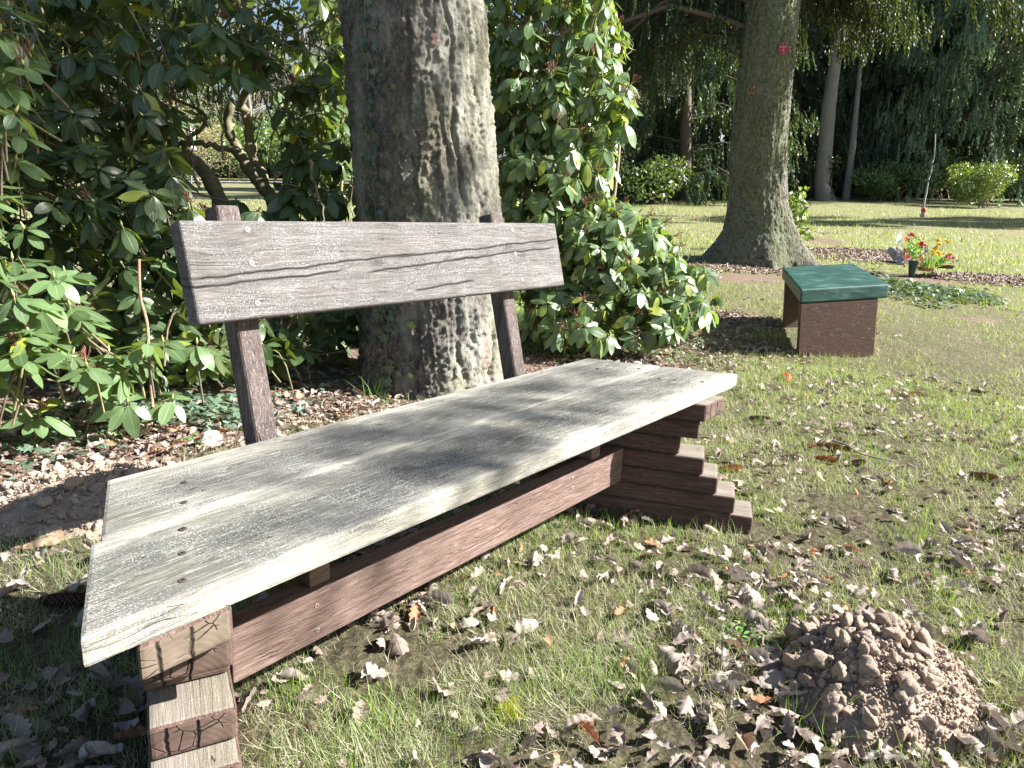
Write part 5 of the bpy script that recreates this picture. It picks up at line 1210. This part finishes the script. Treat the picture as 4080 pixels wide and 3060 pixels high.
for _ in range(7): m_ = g.uniform(1950, 1992); tube(m, [gv.location[:] + A([0, 0, .15]), pxm(1970, 550), pxm(m_, g.uniform(515, 545))], .002, 4, (.1, .2, .05))
m.build('stems', twig_mat, gv, off=gv.location)
# grey heart ornament
hc = pxm(1933, 548, FD+.15); ho = empty('stone_heart', hc); tag(ho, 'grey stone heart ornament standing left of the red grave flowers', 'ornament')
th_ = np.linspace(0, 2*math.pi, 40, endpoint=False); hx = 16*np.sin(th_)**3/16*.088; hz = (13*np.cos(th_)-5*np.cos(2*th_)-2*np.cos(3*th_)-np.cos(4*th_))/16*.10
m = MB(); rings = [(-.035, .8), (-.028, .95), (0, 1.02), (.028, .95), (.035, .8)]
V = [RH*x*s+UP*(z*s+.01)+FWH*y for y, s in rings for x, z in zip(hx, hz)]; m.add(V, [[k*40+j, k*40+(j+1) % 40, (k+1)*40+(j+1) % 40, (k+1)*40+j] for k in range(4) for j in range(40)])
m.add([RH*x*.8+UP*(z*.8+.01)-FWH*.035 for x, z in zip(hx, hz)]+[UP*.01-FWH*.05], [[j, (j+1) % 40, 40] for j in range(40)])
stone = soilmat('grey_stone', (.22, .22, .24), (.40, .40, .43), (.62, .62, .66), 2.); m.build('heart', stone, ho)
m = MB(); boxmb(m, -UP*.105, RH*.07, FWH*.05, UP*.018, (.4, .4, .42)); m.build('foot', stone, ho, smooth=False)
ac = pxm(1946, 560, FD+.02); an = empty('stone_figure', ac); tag(an, 'small pale carved figure between the stone heart and the green vase', 'figurine')
m = MB(); lathe(m, [(0, -.07), (.045, -.07), (.05, -.04), (.035, 0), (.03, .03), (.012, .045)], 14); m.build('robe', stone, an)
m = MB(); lathe(m, [(0, .042), (.018, .05), (.024, .068), (.018, .088), (0, .095)], 12); m.build('head', stone, an)
m = MB()
for s in (-1, 1): m.add([A([0, 0, .02])+FWH*.02, RH*s*.05+UP*.05+FWH*.03, RH*s*.065+UP*.0+FWH*.03, RH*s*.03-UP*.03+FWH*.025], [[0, 1, 2, 3]]); m.build('wing', stone, an); m = MB()
gcn = pxm(1941, 515, FD); wl = empty('glass_ornament', pxm(1937, 566, FD)); tag(wl, 'white pointed glass ornament on a thin wire above the stone heart', 'ornament')
m = MB(); V = [pxm(u, v, FD+dd) for dd in (-.006, .006) for u, v in ((1935, 524), (1947, 524), (1948, 505), (1946, 498), (1937, 511))]; m.add(V, [[0, 1, 2, 3], [0, 3, 4, 4], [5, 6, 7, 8]][:1]+[[5, 6, 7, 8]], None, (.82, .88, .85)); m.add(V, [[0, 3, 4], [5, 8, 9]], None, (.82, .88, .85)); m.add(V, [[k, (k+1) % 5, 5+(k+1) % 5, 5+k] for k in range(5)], None, (.82, .88, .85)); m.build('glass', plain_mat, wl, smooth=False, off=wl.location)
m = MB(); tube(m, [pxm(1937, 569), pxm(1939, 545), pxm(1942, 520)], .0018, 4, (.6, .6, .6)); m.build('wire', plain_mat, wl, off=wl.location)
bp = pxm(1923, 566, FD+.1); pl = MB(); boxmb(pl, A([0, 0, 0.]), RH*.085, FWH*.08, UP*.006, (.015, .015, .018)); o = pl.build('black_plate', plain_mat, smooth=False); o.location = Vector(bp); tag(o, 'flat black plate under the stone heart', 'plate')
# daffodil bowl, hyacinth, primroses
def bulb_bowl(name, label, u, v, d, r, hgt, col):
    c = pxm(u, v, d); b = empty(name, c); tag(b, label, 'flower bowl'); m = MB(); lathe(m, [(0, -hgt), (r*.8, -hgt), (r, 0), (r*1.03, .004), (r*.95, .0), (r*.9, -.01), (0, -.012)], 24, col); m.build('bowl', plain_mat, b); return b, c
db, dc = bulb_bowl('daffodil_bowl', 'terracotta bowl with yellow daffodils and a blue hyacinth right of the vase', 2000, 578, FD+.05, .10, .04, (.36, .17, .10))
m = MB(); n = 90; P = dc+np.stack([g.normal(size=n)*.05, g.normal(size=n)*.05, 0*g.random(n)], -1); X = unit(g.normal(size=(n, 3))*.55+UP*1.0+RH*.25); L = g.uniform(.10, .22, n)
scatter2(m, BL[g.integers(0, 5, n)], BQ, BT, BU, P, rotmats(X, randdir(n)), np.stack([L, np.full(n, .006/.028*.7), L], -1), A([(.16, .32, .07), (.25, .40, .10)])[g.integers(0, 2, n)]); m.build('leaves', grass_mat, db, off=db.location)
m = MB()
for (u, v, r) in ((2027, 519, .034), (2030, 527, .03), (2024, 533, .034), (2022, 540, .03), (2015, 543, .036), (2016, 549, .03), (2026, 546, .04), (2030, 551, .036), (2036, 548, .036), (2043, 519, .032), (2047, 523, .026), (2054, 549, .03), (2018, 536, .02), (1953, 575, .016), (2041, 561, .016)):
    m = MB(); c = pxm(u, v, FD+g.uniform(-.03, .08)); petals(m, c, r, 6, (.85, .62, .03), g, .1, .7); tube(m, [c, c-FWH*.02], .012, 7, (.9, .5, .02)); m.build('yellow_flower', petal_mat, db, off=db.location)
m = MB()
for (u, v) in ((2027, 520), (2043, 520), (2016, 545), (2030, 548), (2054, 549), (2024, 534)): tube(m, spline([dc+A([0, 0, .0])+g.normal(size=3)*.02, (dc+pxm(u, v))/2+RH*.01, pxm(u, v)], 6), .0028, 5, (.2, .34, .08))
m.build('stems', twig_mat, db, off=db.location)
m = MB()
for k in range(46):
    a = k*2.4; c = pxm(2001+.0*k, 546-15*k/46., FD-.02)+RH*.016*math.cos(a)+FWH*.016*math.sin(a); petals(m, c, .010, 5, (.07, .05, .28), g)
m.build('blue_hyacinth', petal_mat, db, off=db.location)
m = MB()
for k in range(8): petals(m, pxm(g.normal(1989, 2), g.normal(562, 6), FD-.05), .02, 5, (.7, .06, .14), g)
m.build('red_tulips', petal_mat, db, off=db.location)
pb, pc = bulb_bowl('primrose_bowl', 'flat dark bowl of crimson primroses at the right end of the grave flowers', 2040, 573, FD+.1, .12, .035, (.10, .05, .03))
m = MB(); n = 90; P = A([pxm(g.normal(2036, 9), g.normal(565, 4), FD+.1+g.normal()*.04) for _ in range(n)]); m.scatter(RH_V[g.integers(0, 3, n)], RH_F, P, rotmats(unit(randdir(n)+UP*.5), randdir(n)), g.uniform(.03, .07, n), RH_U, A([(1.5, 2.4, 1.2)]*n)); m.build('leaves', rhodo_mat, pb, off=pb.location)
m = MB()
for k in range(26): petals(m, pxm(g.normal(2048, 6), g.normal(558, 3.2), FD+.08+g.normal()*.03), .02, 5, A([(.62, .03, .14), (.50, .02, .22)][k % 2]), g)
m.build('crimson_flowers', petal_mat, pb, off=pb.location)

# ------------------------------------------------------------------ odds and ends on the ground
def rock(name, label, cat, u, v, s, mat, seed, z=.02, sc=(1, 1, 1)):
    V, F = clod_template(seed, 3); m = MB(); m.add(V*s*A(sc), F); o = m.build(name, mat); p = onground(u, v); o.location = Vector((p[0], p[1], tern(p[0], p[1])+z)); tag(o, label, cat); return o
rock('pale_stone', 'pale whitish lump of wood lying by the foot of the left backrest post', 'stone', 456, 962, .036, soilmat('pale_stone', (.5, .46, .4), (.66, .62, .55), (.8, .77, .7)), 5, .025, (1.1, .8, 1.3))
fc = onground(1835, 992); tw = empty('fallen_twig', fc); tag(tw, 'long thin fallen twig on the grass right of the cones', 'twig')
m = MB(); P = spline([onground(1790, 958)+A([0, 0, .02]), onground(1826, 975)+A([0, 0, .03]), onground(1860, 990)+A([0, 0, .02]), onground(1925, 1006)+A([0, 0, .02])], 14); tube(m, P, .0035, 6, (.32, .28, .24)); tube(m, [P[5], P[5]+RH*.04+FWH*.04+A([0, 0, .01])], .002, 4, (.32, .28, .24)); m.build('wood', twig_mat, tw, off=tw.location)
mo = onground(1098, 1532); ms = empty('moss_cushion', mo); tag(ms, 'small bright yellow-green moss cushion in the grass below the bench', 'moss')
m = MB(); n = 900; P = mo+RH*(g.normal(size=(n, 1))*.012)+FWH*(g.normal(size=(n, 1))*.016); P[:, 2] = tern(P[:, 0], P[:, 1])+.002
scatter2(m, BL[g.integers(0, 5, n)], BQ, BT, BU, P, rotmats(unit(randdir(n)*.5+UP), randdir(n)), np.stack([np.full(n, .014), np.full(n, .0012/.028*.5), np.full(n, .014)], -1), A([(.42, .40, .02)])*g.uniform(.6, 1.4, (n, 1))); m.build('tufts', grass_mat, ms, off=ms.location)
m = MB()   # loose needles on the seat
for (su, sv) in ((1560, 1755), (1700, 1880), (2100, 1625), (2240, 1560), (2380, 1470), (1515, 1690), (1820, 1630), (1470, 1680), (1640, 1690), (1430, 1810), (1890, 1800), (2160, 1480), (1290, 1780), (1220, 1810), (1760, 1600), (2060, 1540), (1960, 1560), (1130, 1800), (1370, 1850), (2310, 1560)):
    c = ray_plane(su/PX, sv/PX, (0, 0, .4535), zp); a = g.uniform(0, 6.28); d = A([math.cos(a), math.sin(a), 0]); e = A([-d[1], d[0], 0]); tube(m, spline([c-d*.007, c+e*.002, c+d*.007], 5), .0006, 4, (.14, .08, .05))
tag(m.build('conifer_needles', twig_mat), 'dry conifer needles scattered over the seat', 'needles', kind='stuff')
for u, v, n_ in ((235, 950, 0), (425, 960, 1), (1610, 1395, 2)):
    p = onground(u, v); w = empty('weed', p); tag(w, ('small green weed in the litter left of the left post', 'low green weed by the pale lump at the left post', 'rosette weed in the grass in front of the bench')[n_], 'weed', None)
    m = MB(); n = 60; r = np.sqrt(g.random(n))*.07; a = g.uniform(0, 6.28, n); P = np.stack([p[0]+r*np.cos(a), p[1]+r*np.sin(a), 0*r], -1); P[:, 2] = tern(P[:, 0], P[:, 1])+.012+.02*g.random(n)
    m.scatter(RH_V[g.integers(0, 3, n)], RH_F, P, rotmats(unit(randdir(n)*A([1, 1, .3])), unit(UP+randdir(n)*.4)), g.uniform(.010, .022, n), RH_U, A([(1.2, 1.7, 1.0)])*g.uniform(.7, 1.3, (n, 1))); m.build('leaves', rhodo_mat, w, off=w.location)

# ------------------------------------------------------------------ turn everything from the bench's level to true level
for o in list(S.objects):
    if o.parent is None and o.type in ('MESH', 'EMPTY'): o.matrix_basis = QM @ o.matrix_basis
